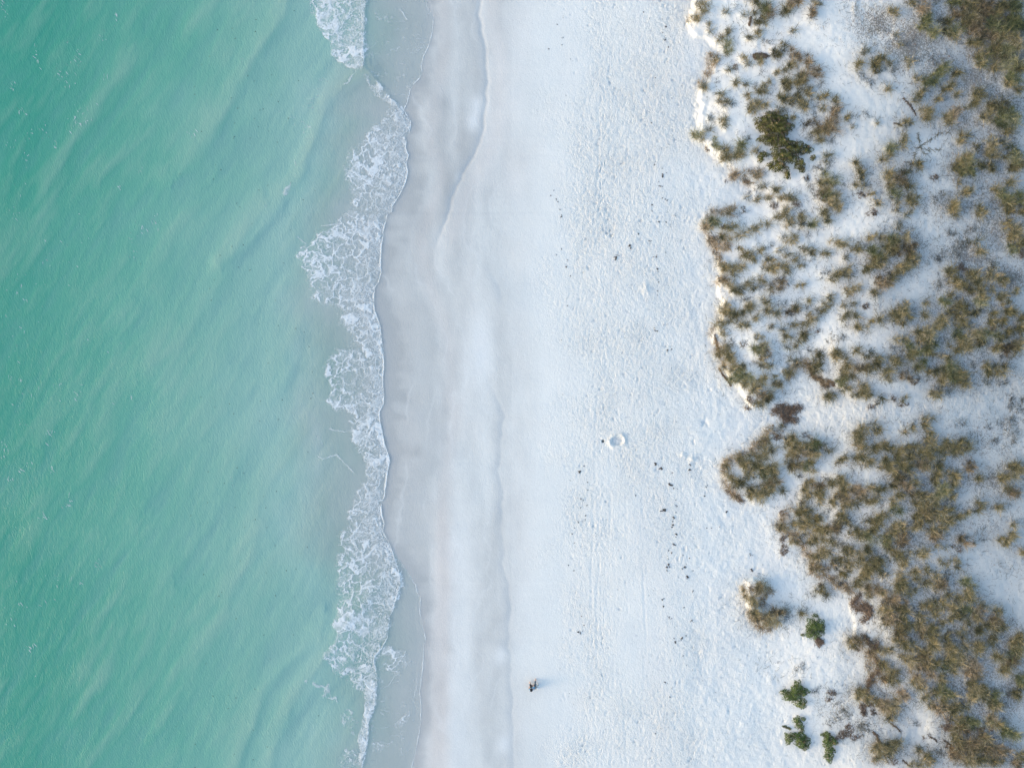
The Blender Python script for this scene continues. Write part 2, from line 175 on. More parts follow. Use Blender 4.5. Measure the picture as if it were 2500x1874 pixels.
PL[(1650,1280)]="1340,30,80,45;1560,20,120,40;1740,40,130,60;1900,90,100,50d;2050,50,120,60d;1780,140,110,60s;1720,210,90,60;1480,210,70,60s;1560,130,50,50;1340,190,60,40b;1380,310,60,60b;1860,330,100,60;1770,400,90,50;1850,400,60,50;1880,530,110,50;1780,540,90,50;1940,220,90,50;2060,420,80,60;2150,330,70,60;2040,520,90,60p;2120,590,80,60;2170,480,60,60;2080,250,90,60p;1610,460,50,30p;2100,720,110,90p;1080,770,80,70;1010,830,90,60;940,920,80,40s;960,1000,60,60s;860,850,25,120s;1000,1080,90,50s;1050,1170,130,60;1180,1170,120,80s;1290,1100,100,60;1330,1080,70,50;1210,1230,130,40s;1880,750,60,30b;1830,820,80,50;1870,880,80,30;1730,910,50,30p;1550,1100,50,40;1630,1110,50,25p;2190,1480,30,60;1350,1150,60,50p"
PL[(2075,1280)]="30,60,80,60;100,130,80,60;230,130,100,60;270,60,80,60;350,20,80,40;430,200,100,60;480,130,60,50d;630,120,90,60;640,210,90,70;560,60,70,50;440,290,70,50;620,30,70,50;60,340,90,50s;200,320,60,50d;130,430,90,60;240,470,110,60;200,560,100,50;330,420,70,50;350,550,70,50d;180,640,90,50d;430,630,60,50;90,680,70,40;680,380,70,60;600,370,70,50;550,430,60,30;670,490,60,60;640,650,70,60;640,740,90,60;620,830,80,50;780,860,60,50;840,40,60,60;1110,40,110,50;1080,120,90,60d;890,330,90,60;900,380,50,40;1150,270,60,25;1350,300,60,25b;1460,180,90,70;1180,460,55,45;1340,470,60,60;970,560,50,50;840,600,60,60;860,690,60,40;1070,650,60,50;1160,730,90,70;1110,790,70,50;980,740,70,40;1230,880,50,40;1480,720,80,70;1500,820,60,50s;1380,930,90,50;1500,940,80,60;1310,1040,90,50;1450,1060,90,60;1380,1120,100,40d;1150,1000,60,50;1050,960,60,50;930,1020,80,50;1060,1060,80,40;1070,1130,50,50;1650,1120,110,60;1610,1170,70,50s;1660,1030,50,40;1800,1190,90,60;1890,1110,70,50;1760,1260,80,50;1900,1270,90,50;1830,1340,60,40;1260,1180,60,50;1170,1240,50,50;1400,1380,60,70;1460,1210,70,50;1640,1360,70,60d;1220,1420,50,60d;1210,1500,60,60;1470,1540,60,40;150,770,110,40;300,800,130,50,-20s;420,860,110,40,-20s;250,870,60,50;500,980,110,60d;640,1000,100,60;430,1050,110,60;560,1090,120,50d;500,1180,130,50,-20s;420,1200,60,60;660,1180,80,50d;700,1080,70,50;600,1280,110,50;850,1240,80,60;880,1180,50,70;730,1290,90,50;900,1330,70,70;640,1370,100,60d;590,1440,80,60;1040,1320,70,60d;1060,1440,90,60;680,1500,90,60;750,1560,90,50d;930,1400,70,50;1000,1490,80,60;930,1600,110,40;1070,1560,80,60;1300,1580,100,60;1920,200,110,60;2040,130,60,60;2170,350,50,50;2100,1480,110,70;2130,1390,70,50;2080,1580,90,60;1790,1460,90,50d;1630,1560,80,60;100,1450,90,60;60,1500,70,40;400,1580,110,50;300,1440,90,70p;1250,620,90,60p;1700,200,50,30p;820,1060,50,60p"
PL[(2075,1554)]="390,330,60,80;470,420,90,40,-35;590,440,70,40;400,520,110,50;530,560,90,50;270,540,40,80b;680,270,80,50;760,310,80,60,-40s;880,250,110,50d;960,320,90,60;900,370,100,60d;1010,440,100,50,-40s;1110,340,90,60;1230,330,110,60;1330,220,110,90s;1310,300,80,60;1290,400,80,50;1140,520,70,60;850,490,110,50,-30s;780,560,80,50;900,620,80,50;1560,330,90,80s;1540,440,100,80;1560,540,90,60;1600,640,110,70s;1570,720,100,60s;1690,660,80,80;1700,760,70,60;1550,770,60,50;1820,740,90,80;1840,820,80,60;1800,880,70,60;1800,980,70,70s;1780,1080,90,60s;1950,1150,110,60;2050,1220,100,50;1880,1120,80,50;1170,700,110,60,-30;1280,750,100,50;1080,690,80,30,-30;1200,830,80,50;1150,900,120,50,-25s;1280,930,110,60d;1350,880,90,60;1420,870,80,50;1050,870,90,30;960,760,50,50;1360,1060,100,60;1480,1060,110,60;1600,1070,100,50;1450,1140,100,60d;1350,1170,80,60;1330,1260,80,70;1390,1330,80,60;1240,1060,70,90b;1690,1180,90,60b;1740,1260,90,60;1660,1260,100,50;1500,1320,110,60;1560,1390,110,60;1450,1420,110,70;1330,1420,90,70;1330,1510,90,60;1460,1520,100,60;1700,1400,90,70d;1800,1480,110,60;1700,1530,110,60;1890,1400,90,60;1830,1570,90,40;1580,1560,90,40;110,700,70,60,-30;150,760,80,40s;240,800,80,60b;680,740,100,60,-30s;430,830,130,60,-30s;350,820,70,50;470,920,120,60,-35s;520,1000,70,70;560,830,80,60;210,930,110,80b;800,1100,50,40p;450,1380,110,60;360,1400,90,60s;340,1480,50,50;500,1440,90,60s;540,1350,90,60;550,1570,60,50b;340,1570,40,25b;970,1250,40,25b;870,1430,70,30,-30;970,1510,70,60;990,1580,60,50;820,1600,80,40;2150,1490,60,60;2120,1580,90,60;1620,130,80,70;1840,250,90,60;2100,200,80,70;2090,80,90,70;2060,290,90,60;1960,340,80,60;1940,420,60,50d;2130,520,90,60;2160,620,60,70d;2100,720,80,60d;1100,620,100,60p;1990,700,70,70p;1100,1480,90,60p"
PL[(1700,1554)]="1700,740,100,50b;1320,400,70,60p;1900,950,80,80p;1940,1200,110,80b;1850,1270,90,50b;1810,1330,70,25b;2120,1120,90,90p;1730,1020,70,70p;2090,720,80,60;1500,660,70,50p"
clumps = []
for (ox, oy), s in PL.items():
    for e in s.split(';'):
        k = 'g'
        if e[-1].isalpha(): k = e[-1]; e = e[:-1]
        f = [float(q) for q in e.split(',')]; x, y, rx, ry = f[:4]; ro = f[4] if len(f) > 4 else 0
        clumps.append([float(U(ox + x / P5)), float(V(oy + y / P5)), rx / P5 / 31.25, ry / P5 / 31.25, ro, k])
# ------------------------------------------------------------------ terrain sheet
def axis(a, b, st, far, extra=()):
    m = np.arange(a, b + 1e-6, st); g = []; d = st; x = b
    while x < far: d *= 1.35; x += d; g.append(x)
    l = []; d = st; x = a
    while x > -far: d *= 1.35; x -= d; l.append(x)
    for lo, hi, s2 in extra: m = np.concatenate([m[(m < lo) | (m > hi)], np.arange(lo, hi, s2)])
    return np.sort(np.concatenate([np.array(l), m, np.array(g)]))
HOLE = (float(U(1472)), float(V(1076.5)))
gx = axis(-16.0, 42.0, .08, 3500, [(HOLE[0] - .2, HOLE[0] + .2, .03)])
gy = axis(-32.5, 32.5, .08, 3500, [(HOLE[1] - .2, HOLE[1] + .2, .03)])
gu, gv = np.meshgrid(gx, gy)
def dune_mask(u, v):
    jx = (fbm(u, v, 1.6, 31) - .5) * 1.0 + (fbm(u, v, .45, 35, 2) - .5) * .35; jy = (fbm(u, v, 1.6, 71) - .5) * 1.0
    d = np.maximum(sdf(u + jx, v + jy, m2(DUNE1)), sdf(u + jx, v + jy, m2(DUNE2)))
    h = sdf(u + jx * .4, v + jy * .4, m2(HUMP))
    return d, h
def clump_field(u, v, grow=1.3, shape=1.0):
    f = np.zeros(u.shape)
    ugx = u[0]; vgy = v[:, 0]
    for x, y, rx, ry, ro, k in clumps:
        r = max(rx, ry) * grow * 2.2
        i0, i1 = np.searchsorted(ugx, [x - r, x + r]); j0, j1 = np.searchsorted(vgy, [y - r, y + r])
        if i1 <= i0 or j1 <= j0: continue
        su = u[j0:j1, i0:i1] - x; sv = v[j0:j1, i0:i1] - y
        a, b = rot2(su, sv, ro)
        q = (a / (rx * grow)) ** 2 + (b / (ry * grow)) ** 2
        wgt = {'p': .35, 'b': .6, 'd': 1.15}.get(k, 1.0)
        f[j0:j1, i0:i1] = np.maximum(f[j0:j1, i0:i1], 0) + wgt * np.exp(-q * 1.1 * shape)
    return f
dd, hh = dune_mask(gu, gv)
cf = clump_field(gu, gv)
big = clump_field(gu, gv, 2.6)
def base_h(u, v):
    e = EDGE(v); s = u - e
    under = -0.06 * np.minimum(-s, 60) ** 1.0 * .9
    beach = .035 * s; beach = np.where(s > 0, np.minimum(beach, .45 + .012 * s), under * .55)
    return np.clip(beach, -3.5, 1.3)
e_v = EDGE(gv)
H = base_h(gu, gv)
H += .9 * sstep(19, 32, gu)                                   # the back dunes stand higher
sand = sstep(0, 2, gu - e_v)
H += sand * (fbm(gu, gv, 6, 3, 3) - .5) * .10
# eroded dune edge, hummocks under the grass
cl_ = sstep(.25, .75, fbm(gu * 0, gv, 3.5, 43, 3)); rise = (.05 + .21 * cl_) * sstep(-.05, .45, dd) * (1 - .75 * sstep(20, 30, gu)) + .3 * sstep(.2, 3.5, dd) + .2 * sstep(1, 8, dd)
rise = rise * (1 + .7 * (fbm(gu, gv, .5, 49, 3) - .5) * sstep(1.2, .2, dd)); H += rise + .3 * sstep(-.05, .45, hh)
land = sstep(12.5, 15, gu)
H += land * (.09 * np.tanh(cf) + .06 * np.tanh(big * .6)) + land * (fbm(gu, gv, 1.7, 41, 4) - .5) * .10 + sstep(17, 22, gu) * (fbm(gu, gv, 5, 47, 2) - .5) * .3 + land * (fbm(gu, gv, .35, 48, 3) - .5) * .055
# swash steps cut in the wet sand
def step_line(pts, amp, wl, soft=.12):
    c = curve(pts); lo, hi = V(pts[-1][1]), V(pts[0][1])
    wob = (fbm(gu * 0 + 3, gv, .9, 57) - .5) * .45
    x = gu - c(gv) + wob
    fade = sstep(lo - .5, lo + 2.5, gv) * (1 - sstep(hi - 2.5, hi + .5, gv)) if amp else 1
    return x, fade
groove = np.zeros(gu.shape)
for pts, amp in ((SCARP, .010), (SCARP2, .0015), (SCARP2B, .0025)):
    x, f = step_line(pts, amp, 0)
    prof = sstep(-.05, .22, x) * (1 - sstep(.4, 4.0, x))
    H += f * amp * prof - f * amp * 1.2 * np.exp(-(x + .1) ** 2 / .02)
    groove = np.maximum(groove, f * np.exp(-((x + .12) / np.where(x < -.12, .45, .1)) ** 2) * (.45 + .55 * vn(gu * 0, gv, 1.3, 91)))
# churned dry sand: footprints, tyre tracks, mounds
rough = sstep(float(U(1290)), float(U(1470)), gu + (fbm(gu, gv, 3, 61, 4) - .5) * 6)
rough *= 1 - .75 * np.exp(-((gu - U(1560)) / 3.2) ** 2 - ((gv - V(1500)) / 7) ** 2)
rough *= (1 - .8 * sstep(.0, 1.0, dd)) * (1 - .45 * sstep(float(U(1690)), float(U(1740)), gu) * (1 - sstep(float(V(980)), float(V(960)), -gv) * 0))
rough *= .35 + 1.2 * fbm(gu, gv, 2.6, 67, 4) ** 1.3
def worley(x, y, s, seed, jit=1.0):
    T = np.random.RandomState(seed).rand(256, 256, 2); x = x / s + 500.1; y = y / s + 500.2
    xi = np.floor(x).astype(int); yi = np.floor(y).astype(int); f1 = np.full(x.shape, 9.); f2 = np.full(x.shape, 9.)
    for dx in (-1, 0, 1):
        for dy in (-1, 0, 1):
            t = T[(xi + dx) & 255, (yi + dy) & 255]
            d = np.hypot(xi + dx + .5 + (t[..., 0] - .5) * jit - x, yi + dy + .5 + (t[..., 1] - .5) * jit - y)
            f2 = np.minimum(f2, np.maximum(f1, d)); f1 = np.minimum(f1, d)
    return f1, f2
wu = gu + (fbm(gu, gv, .7, 73, 2) - .5) * .6; wv = gv + (fbm(gu, gv, .7, 79, 2) - .5) * .6
f1, f2 = worley(wu, wv * .8, .31, 5)
pits = -(1 - sstep(.10, .38, f1)) * (vn(wu, wv, .31, 83) > .35)
g1, g2 = worley(wu * 1.3 + wv * .3, wv * .55, .19, 9)
pits2 = -(1 - sstep(.08, .4, g1)) * (vn(gu, gv, .5, 85))
pathm = sstep(.2, -.6, dd) * sstep(17.5, 19, gu) * sstep(-7, -5.5, gv) * (1 - sstep(1.5, 2.5, gv))
rough = np.maximum(rough, .9 * pathm)
sparse = -(1 - sstep(.10, .30, f1)) * (vn(wu, wv, .31, 87) > .86)
H += .05 * sparse * sstep(float(U(1330)), float(U(1420)), gu) * (1 - sstep(-.3, .3, dd))
H += rough * (.026 * pits + .028 * pits2 + .035 * (fbm(gu, gv, .5, 89, 3) - .5))
H += sand * (1 - rough) * .006 * (fbm(gu, gv * .25, .35, 97, 3) - .5) * sstep(2, 5, gu)
for tx, w2 in ((1449, .10), (1458, .05), (1492, .09), (1527, .06), (1573, .08)):
    xx = gu - U(tx) - .12 * np.sin(gv * .35 + tx) - (fbm(gu * 0, gv, 3, int(tx)) - .5) * .5
    fade = sstep(float(V(1180)), float(V(1260)), gv) * sstep(V(1180)+0, V(1230)+0, gv*1) if tx != 1362 else 1
    fade = (1 - sstep(float(V(1260)), float(V(1140)), gv)) if tx not in (1362, 1458) else 1
    tread = .5 + .5 * np.sin(gv * 26)
    H += fade * (.25 + .9 * sstep(.35, .65, vn(gu * 0 + tx, gv, 3.5, 131))) * (-.014 * np.exp(-(xx / w2) ** 2) * (.6 + .4 * tread) + .005 * np.exp(-((np.abs(xx) - .17) / .06) ** 2))
# ring of dug sand with its round hole beside it, and a small heap farther up
rx0, ry0 = float(U(1506.5)), float(V(1075)); a = np.arctan2(gv - ry0, gu - rx0); rr = np.hypot(gu - rx0, gv - ry0)
H += .085 * np.exp(-((rr - .55 - .06 * np.sin(2 * a + 1) - .10 * (vn(gu, gv, .35, 4) - .5)) / .12) ** 2) * (.5 + .9 * vn(gu, gv, .3, 3)) - .05 * (rr < .4)
hr = np.hypot(gu - HOLE[0], gv - HOLE[1]); H += -.34 * (1 - sstep(.07, .13, hr))
for (mx, my, r0, hgt) in ((1577, 706, .30, .09), (1742, 625, .0, 0), (1690, 1120, .22, .1), (1722, 1030, .25, -.1), (1668, 1110, .2, .08)):
    if r0:
        q = np.hypot(gu - U(mx), gv - V(my)); a = np.arctan2(gv - V(my), gu - U(mx))
        H += hgt * np.exp(-(q / (r0 * (1 + .25 * np.sin(5 * a)))) ** 2) * (.7 + .6 * vn(gu, gv, .12, 8))
# ---- surface attributes (what the sand is made of, not how it is lit)
wl = WETL(gv)
streak = fbm(gu * .35 + .4 * gv, gv, 1.1, 101, 4)
wet = .62 * (1 - sstep(-.9, .9, gu - wl + (fbm(gu, gv, 2.2, 103, 3) - .5) * 1.2))
wet += .34 * (1 - sstep(.2, 3.2, gu - e_v + (fbm(gu, gv, 1.4, 105, 3) - .5) * 3)) * sstep(.2, .8, streak)
wet += .16 * (1 - sstep(0, 1.4, gu - e_v))
damp = 1 - sstep(float(U(1190)), float(U(1350)), gu + (fbm(gu, gv * .4, 4, 107, 3) - .5) * 4.5)
damp *= .55 + 1.3 * (fbm(gu * 1.3, gv * .26, 2.2, 109, 4) - .38) + .35 * (fbm(gu, gv * .7, .8, 110, 3) - .5)
wet = np.clip(np.maximum(wet, .52 * damp) + .15 * damp, 0, 1)
S1 = curve(SCARP + [(1063, 700), (1075, 800)])
pink = .8 * np.exp(-((gu - U(1079)) / .75) ** 2) * (1 - sstep(float(V(1330)), float(V(1150)), gv))
pink += .55 * np.exp(-((gu - S1(gv) - .9) / .8) ** 2) * sstep(float(V(640)), float(V(560)), gv)
pink += .45 * np.exp(-((gu - WETL(gv) - .6) / .6) ** 2) + .35 * np.exp(-((gu - U(1262)) / 1.0) ** 2) * (fbm(gu * 0, gv, 4, 111) * 1.4 - .2) + .8 * np.clip(fbm(gu, gv * .4, 3, 113, 3) - .55, 0, 1)
swl = gu - wl * .75 + (fbm(gu, gv, 4.5, 123, 4) - .5) * 5 + (fbm(gu, gv, .8, 124, 2) - .5) * .3
marks = np.clip(np.cos(swl * 2.9), 0, 1) ** 26 * sstep(.42, .62, vn(gu, gv, 2.5, 125)) * sstep(-.5, .5, gu - e_v) * (1 - sstep(float(U(1220)), float(U(1300)), gu))
pool = sstep(-2.6, -.3, gu - S1(gv)) * (1 - sstep(-.15, .1, gu - S1(gv))) * sstep(float(V(600)), float(V(520)), gv)
wet = np.clip(wet + .30 * pool + .16 * (fbm(gu, gv * .5, 1.1, 127, 4) - .5) * (gu < 4) + .10 * np.clip(np.cos(swl * 1.3 + 1), 0, 1) ** 3 * (gu < 0), 0, 1)
white = .22 * marks + np.exp(-((gu - U(1173 + 0)) / .95) ** 2 - ((gv - V(850)) / 2.7) ** 2) * .9
for cx_, cy_, r_ in ((1222, 1598, .45), (1232, 1815, .55), (1165, 260, .6), (1155, 300, .5)):
    white += .8 * np.exp(-((gu - U(cx_)) ** 2 + ((gv - V(cy_)) * .7) ** 2) / r_ ** 2)
white += .5 * sstep(float(U(1080)), float(U(1112)), gu + (fbm(gu, gv, 1.5, 121, 3) - .5) * .8) * (1 - sstep(float(U(1104)), float(U(1200)), gu)) * (1 - sstep(float(V(1350)), float(V(1180)), gv))
wet = np.clip(wet * (1 - .6 * np.clip(white, 0, 1)), 0, 1)
litter = (.22 + .38 * sstep(17, 27, gu)) * np.tanh(big * .6) * (big > .02)
for x, y, rx, ry, a_ in ((2140,60,95,60,.8),(2220,110,80,80,.9),(2290,160,80,60,.7),(2380,200,70,60,.75),(2430,260,60,70,.7),(2360,290,90,50,.55),(2260,40,60,50,.7),(2320,500,110,60,.6),(2420,560,80,70,.65),(2350,620,90,60,.7),(2460,680,60,40,.8),(2400,1080,110,60,.5),(2440,1180,90,70,.6),(2400,1280,100,50,.5),(2440,1380,70,30,.35),(2480,1560,60,60,.5),(2050,1720,70,50,.6),(2110,1770,50,40,.7),(1990,1700,60,30,.4),(2090,1590,50,40,.5),(2150,1480,40,40,.4),(2450,100,90,120,1.),(2470,1700,60,80,.6),(2460,1040,60,50,.5),(2200,900,40,20,.3),(1890,1640,50,30,.25)):
    litter = np.maximum(litter, a_ * np.exp(-(((gu - U(x)) / (rx / 31.25)) ** 2 + ((gv - V(y)) / (ry / 31.25)) ** 2) * .8))
humus = np.clip((.15 + .35 * sstep(17, 28, gu)) * np.tanh(big * .6) + .75 * sstep(19, 38, gu + (fbm(gu, gv, 5, 117, 3) - .5) * 8), 0, 1) * land
litter = np.clip(litter * land + .12 * sstep(24, 40, gu), 0, 1)
X, Y = unproj(gu, gv, H)
ma, t_, b_ = mat('beach_sand', .9, .2)
WET = attr(t_, 'wet'); LIT = attr(t_, 'litter'); PNK = attr(t_, 'pink'); HUM = attr(t_, 'humus'); RGH = attr(t_, 'rough'); GRV = attr(t_, 'groove'); WHT = attr(t_, 'white')
n1 = noise(t_, .5, 6, .6); n2 = noise(t_, 9, 4, .7); n3 = noise(t_, 34, 3, .8)
DRY = (.745, .72, .665); DAMP = (.42, .415, .395)
c = mixc(t_, WET, DRY, DAMP)
c = mixc(t_, math_(t_, 'MULTIPLY', PNK, .75, clamp=True), c, mixc(t_, WET, (.74, .665, .60), (.54, .49, .45)))
c = mixc(t_, math_(t_, 'MULTIPLY', WHT, .5, clamp=True), c, (.74, .73, .71))
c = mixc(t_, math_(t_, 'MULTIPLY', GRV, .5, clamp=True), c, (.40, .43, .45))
c = mixc(t_, math_(t_, 'MULTIPLY', HUM, .80, clamp=True), c, (.32, .325, .315))
v_ = math_(t_, 'ADD', math_(t_, 'MULTIPLY', n1, .10), .95)
v_ = math_(t_, 'ADD', v_, math_(t_, 'MULTIPLY', math_(t_, 'SUBTRACT', n2, .5), .20))
v_ = math_(t_, 'ADD', v_, math_(t_, 'MULTIPLY', math_(t_, 'SUBTRACT', n3, .5), .34))
vc = N(t_, 'ShaderNodeCombineColor'); [t_.links.new(v_, vc.inputs[i]) for i in range(3)]
c = mixc(t_, 1.0, c, vc.outputs[0], 'MULTIPLY')
# scattered leaf bits and twigs lying on the dune sand
s1 = noise(t_, 7.5, 5, .8, dist=.6); s2 = noise(t_, 15, 4, .8, geo(t_, (1, .6, 1), (0, 0, .6)))
thr = math_(t_, 'SUBTRACT', .66, math_(t_, 'MULTIPLY', LIT, .27))
sp = math_(t_, 'MULTIPLY', math_(t_, 'SUBTRACT', math_(t_, 'MULTIPLY', math_(t_, 'ADD', s1, s2), .5), thr), 14, clamp=True)
sp = math_(t_, 'MULTIPLY', sp, math_(t_, 'MULTIPLY', LIT, 2.0, clamp=True))
c = mixc(t_, math_(t_, 'MULTIPLY', sp, .78), c, mixc(t_, noise(t_, 3, 3), (.095, .10, .10), (.17, .14, .105)))
t_.links.new(c, b_.inputs['Base Color'])
t_.links.new(math_(t_, 'SUBTRACT', .95, math_(t_, 'MULTIPLY', WET, .45)), b_.inputs['Roughness'])
bn = math_(t_, 'ADD', math_(t_, 'MULTIPLY', noise(t_, 4, 5, .65, geo(t_, (1.2, .8, 1), (0, 0, .5)), 1.0), 1.0), math_(t_, 'MULTIPLY', noise(t_, 11, 4, .7), .6))
bs = math_(t_, 'ADD', .20, math_(t_, 'ADD', math_(t_, 'MULTIPLY', RGH, .85), math_(t_, 'MULTIPLY', LIT, .2)))
t_.links.new(bump(t_, bn, bs, .10), b_.inputs['Normal'])
ny, nx = gu.shape
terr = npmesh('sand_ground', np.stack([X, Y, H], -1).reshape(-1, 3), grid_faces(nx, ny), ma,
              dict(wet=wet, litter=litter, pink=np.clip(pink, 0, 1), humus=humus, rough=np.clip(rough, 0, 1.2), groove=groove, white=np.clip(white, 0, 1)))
tag(terr, kind='structure'); terr['label'] = 'white sand beach rising from the wet swash zone to grassy dunes'
def hgt(u, v):
    u = np.asarray(u, float); v = np.asarray(v, float)
    i = np.clip(np.searchsorted(gx, u) - 1, 0, len(gx) - 2); j = np.clip(np.searchsorted(gy, v) - 1, 0, len(gy) - 2)
    fu = (u - gx[i]) / (gx[i + 1] - gx[i]); fv = (v - gy[j]) / (gy[j + 1] - gy[j])
    return (H[j, i] * (1 - fu) + H[j, i + 1] * fu) * (1 - fv) + (H[j + 1, i] * (1 - fu) + H[j + 1, i + 1] * fu) * fv
def G(px, py, dz=0):
    """photo pixel -> point on the ground there"""
    u, v = float(U(px)), float(V(py)); h = float(hgt(u, v)); x, y = unproj(u, v, h); return Vector((float(x), float(y), h + dz))
def Gw(u, v, dz=0):
    h = hgt(u, v); x, y = unproj(u, v, h); return np.stack([x, y, h + dz], -1)
# ------------------------------------------------------------------ sea
sx = np.concatenate([axis(-42, -15.9, .12, 3500)[:-1], np.arange(-15.85, -5.4, .06)]); sx = sx[sx < -5.4]
sx = np.unique(np.round(sx, 4)); sy = axis(-32.5, 32.5, .11, 3500)
su, sv = np.meshgrid(sx, sy)
RIDGES = [  # crests of the low swell running in from the lower left, photo pixels, strength
 ([(760,-120),(698,0),(672,58),(638,108),(600,178),(559,255),(520,330),(470,395),(420,430)], 1.0, 1.0),
 ([(905,168),(865,195),(835,212),(800,240),(785,275),(774,318),(759,362),(739,405),(722,434),(687,478),(660,530),(600,600),(540,640)], 1.0, .8),
 ([(1000,1350),(850,1500),(800,1590),(762,1640),(716,1712),(687,1770),(664,1874),(640,1990)], .9, .9),
 ([(790,1500),(768,1556),(698,1626),(649,1683),(617,1756),(590,1840),(560,1950)], .8, .8),
 ([(560,-60),(500,60),(440,160),(380,260),(330,330),(250,420)], .5, 1.2),
 ([(640,500),(560,640),(500,740),(430,840),(340,900)], .6, 1.1),
 ([(520,420),(430,560),(370,660),(300,740)], .45, 1.2),
 ([(700,900),(620,1050),(560,1180),(500,1300),(430,1380)], .4, 1.1),
 ([(560,900),(480,1020),(400,1140),(330,1260)], .4, 1.3),
 ([(640,1280),(580,1420),(500,1560),(440,1680),(380,1800)], .45, 1.2),
 ([(350,100),(260,230),(200,320),(120,430)], .35, 1.2),
 ([(330,760),(250,880),(180,980),(100,1080)], .35, 1.2),
 ([(430,1450),(330,1600),(260,1720),(200,1840)], .35, 1.2)]
def sea_state(u, v):
    p, q = rot2(u, v, 57)            # p along the crests, q across
    band = fbm(p * .26 + .5 * np.sin(q * .7), q + .35 * np.sin(p * .45), 1.6, 201, 4); band2 = fbm(p * .22, q, .6, 207, 3)
    e = EDGE(v); off = e - u
    mid = sstep(1.5, 6, off)
    amp = mid * (1 - .5 * sstep(300, 600, np.hypot(u, v)))
    h = amp * (.07 * (band - .5) + .03 * (band2 - .5)); swell_tone = amp * ((band - .5) * .78 + (band2 - .5) * .55)
    for pts, a, wd in RIDGES:
        P = m2(pts); near = (u > min(x for x, _ in P) - 3) & (u < max(x for x, _ in P) + 3)
        d = np.full(u.shape, 9.0); sgn = np.zeros(u.shape); uu = u[near] + (fbm(u[near], v[near], 1.6, 211, 2) - .5) * .8; vv = v[near]
        dl = seg_dist(uu, vv, P); c_ = curve(pts)(vv); d[near] = dl * np.sign(uu - c_)
        prof = np.where(d < 0, np.exp(-(d / (1.0 * wd)) ** 2), np.exp(-(d / (.55 * wd)) ** 2))
        h = h + a * .06 * prof; swell_tone = swell_tone + a * (.30 * prof - .20 * np.exp(-((d - .7 * wd) / (.6 * wd)) ** 2))  # water colour paler along each crest, darker in a band just past it
    return h, swell_tone, off
sh, swell_tone, off = sea_state(su, sv)
Hs = hgt(su, sv); bore = BORE(sv); jb = bore - su
bw = np.where(jb > 0, np.exp(-jb / 1.6), np.exp(-(jb / .16) ** 2)) * (.025 + .025 * sstep(float(V(230)), float(V(170)), sv))
zs = np.maximum(sh * sstep(.5, 4, off), Hs + .012) + bw * sstep(-.05, .1, off)
zs = np.where(off < 0, Hs + .004 + off * .12, Hs + .004 + (zs - Hs) * sstep(-.02, .9, off))
depth = np.clip(-((su - (-13.5)) / 28.0) * 1.0 + (fbm(su, sv, 9, 221, 3) - .5) * .16 - .10 * (sv / 30) * 0, 0, 1)
dcol = np.clip(sstep(0, 1, 0) + (off + (fbm(su, sv, 5, 223, 3) - .5) * 3.5) / 30.0, 0, 1)
film = sstep(.5, 8.5, off + (fbm(su, sv, 2, 227, 3) - .5) * 1.5)
mw, tw, bw_ = mat('sea_water', .38, .3)
D = attr(tw, 'depth'); TONE = attr(tw, 'swell_tone'); FI = attr(tw, 'film')
nn = noise(tw, .55, 5, .55, geo(tw, (1.0, .30, 1), (0, 0, R(-33))))
d2 = math_(tw, 'ADD', D, math_(tw, 'MULTIPLY', math_(tw, 'SUBTRACT', nn, .5), .12))
wc = ramp(tw, d2, [(0, (.63, .64, .61)), (.07, (.53, .575, .535)), (.16, (.38, .49, .43)), (.26, (.285, .445, .375)), (.42, (.215, .405, .32)), (.65, (.135, .36, .262)), (1, (.052, .285, .193))])
wc = mixc(tw, math_(tw, 'MULTIPLY', TONE, .75, clamp=True), wc, (.33, .44, .35))
wc = mixc(tw, math_(tw, 'MULTIPLY', TONE, -.75, clamp=True), wc, (.16, .30, .30))
tw.links.new(wc, bw_.inputs['Base Color']); bw_.inputs['IOR'].default_value = 1.33
rp = N(tw, 'ShaderNodeTexWave'); rp.inputs['Scale'].default_value = 1.6; rp.inputs['Distortion'].default_value = 9; rp.inputs['Detail'].default_value = 3; rp.inputs['Detail Scale'].default_value = 1.6
tw.links.new(geo(tw, (1, 1, 1), (0, 0, R(-28))), rp.inputs[0])
h1 = noise(tw, 4.0, 4, .65, geo(tw, (1.0, .38, 1), (0, 0, R(-30))), .8); h2 = noise(tw, 13, 3, .6, geo(tw, (1, .45, 1), (0, 0, R(-36))), .6)
hh_ = math_(tw, 'ADD', math_(tw, 'MULTIPLY', h1, 1.0), math_(tw, 'ADD', math_(tw, 'MULTIPLY', h2, .5), math_(tw, 'MULTIPLY', rp.outputs[1], .10)))
tw.links.new(bump(tw, hh_, math_(tw, 'ADD', .18, math_(tw, 'MULTIPLY', noise(tw, .25, 3), .5)), .07), bw_.inputs['Normal'])
tr = N(tw, 'ShaderNodeBsdfTransparent'); tr.inputs[0].default_value = (.96, .985, .98, 1)
ms = N(tw, 'ShaderNodeMixShader'); tw.links.new(math_(tw, 'ADD', math_(tw, 'MULTIPLY', FI, .50), .50, clamp=True), ms.inputs[0])
tw.links.new(tr.outputs[0], ms.inputs[1]); tw.links.new(bw_.outputs[0], ms.inputs[2])
tw.links.new(ms.outputs[0], tw.nodes['Material Output'].inputs[0])
xs_, ys_ = unproj(su, sv, zs)
sea = npmesh('sea_water', np.stack([xs_, ys_, zs], -1).reshape(-1, 3), grid_faces(su.shape[1], su.shape[0]), mw, dict(depth=dcol, swell_tone=swell_tone, film=film))
tag(sea, kind='structure'); sea['label'] = 'turquoise shallow sea with low swell paling toward the beach'
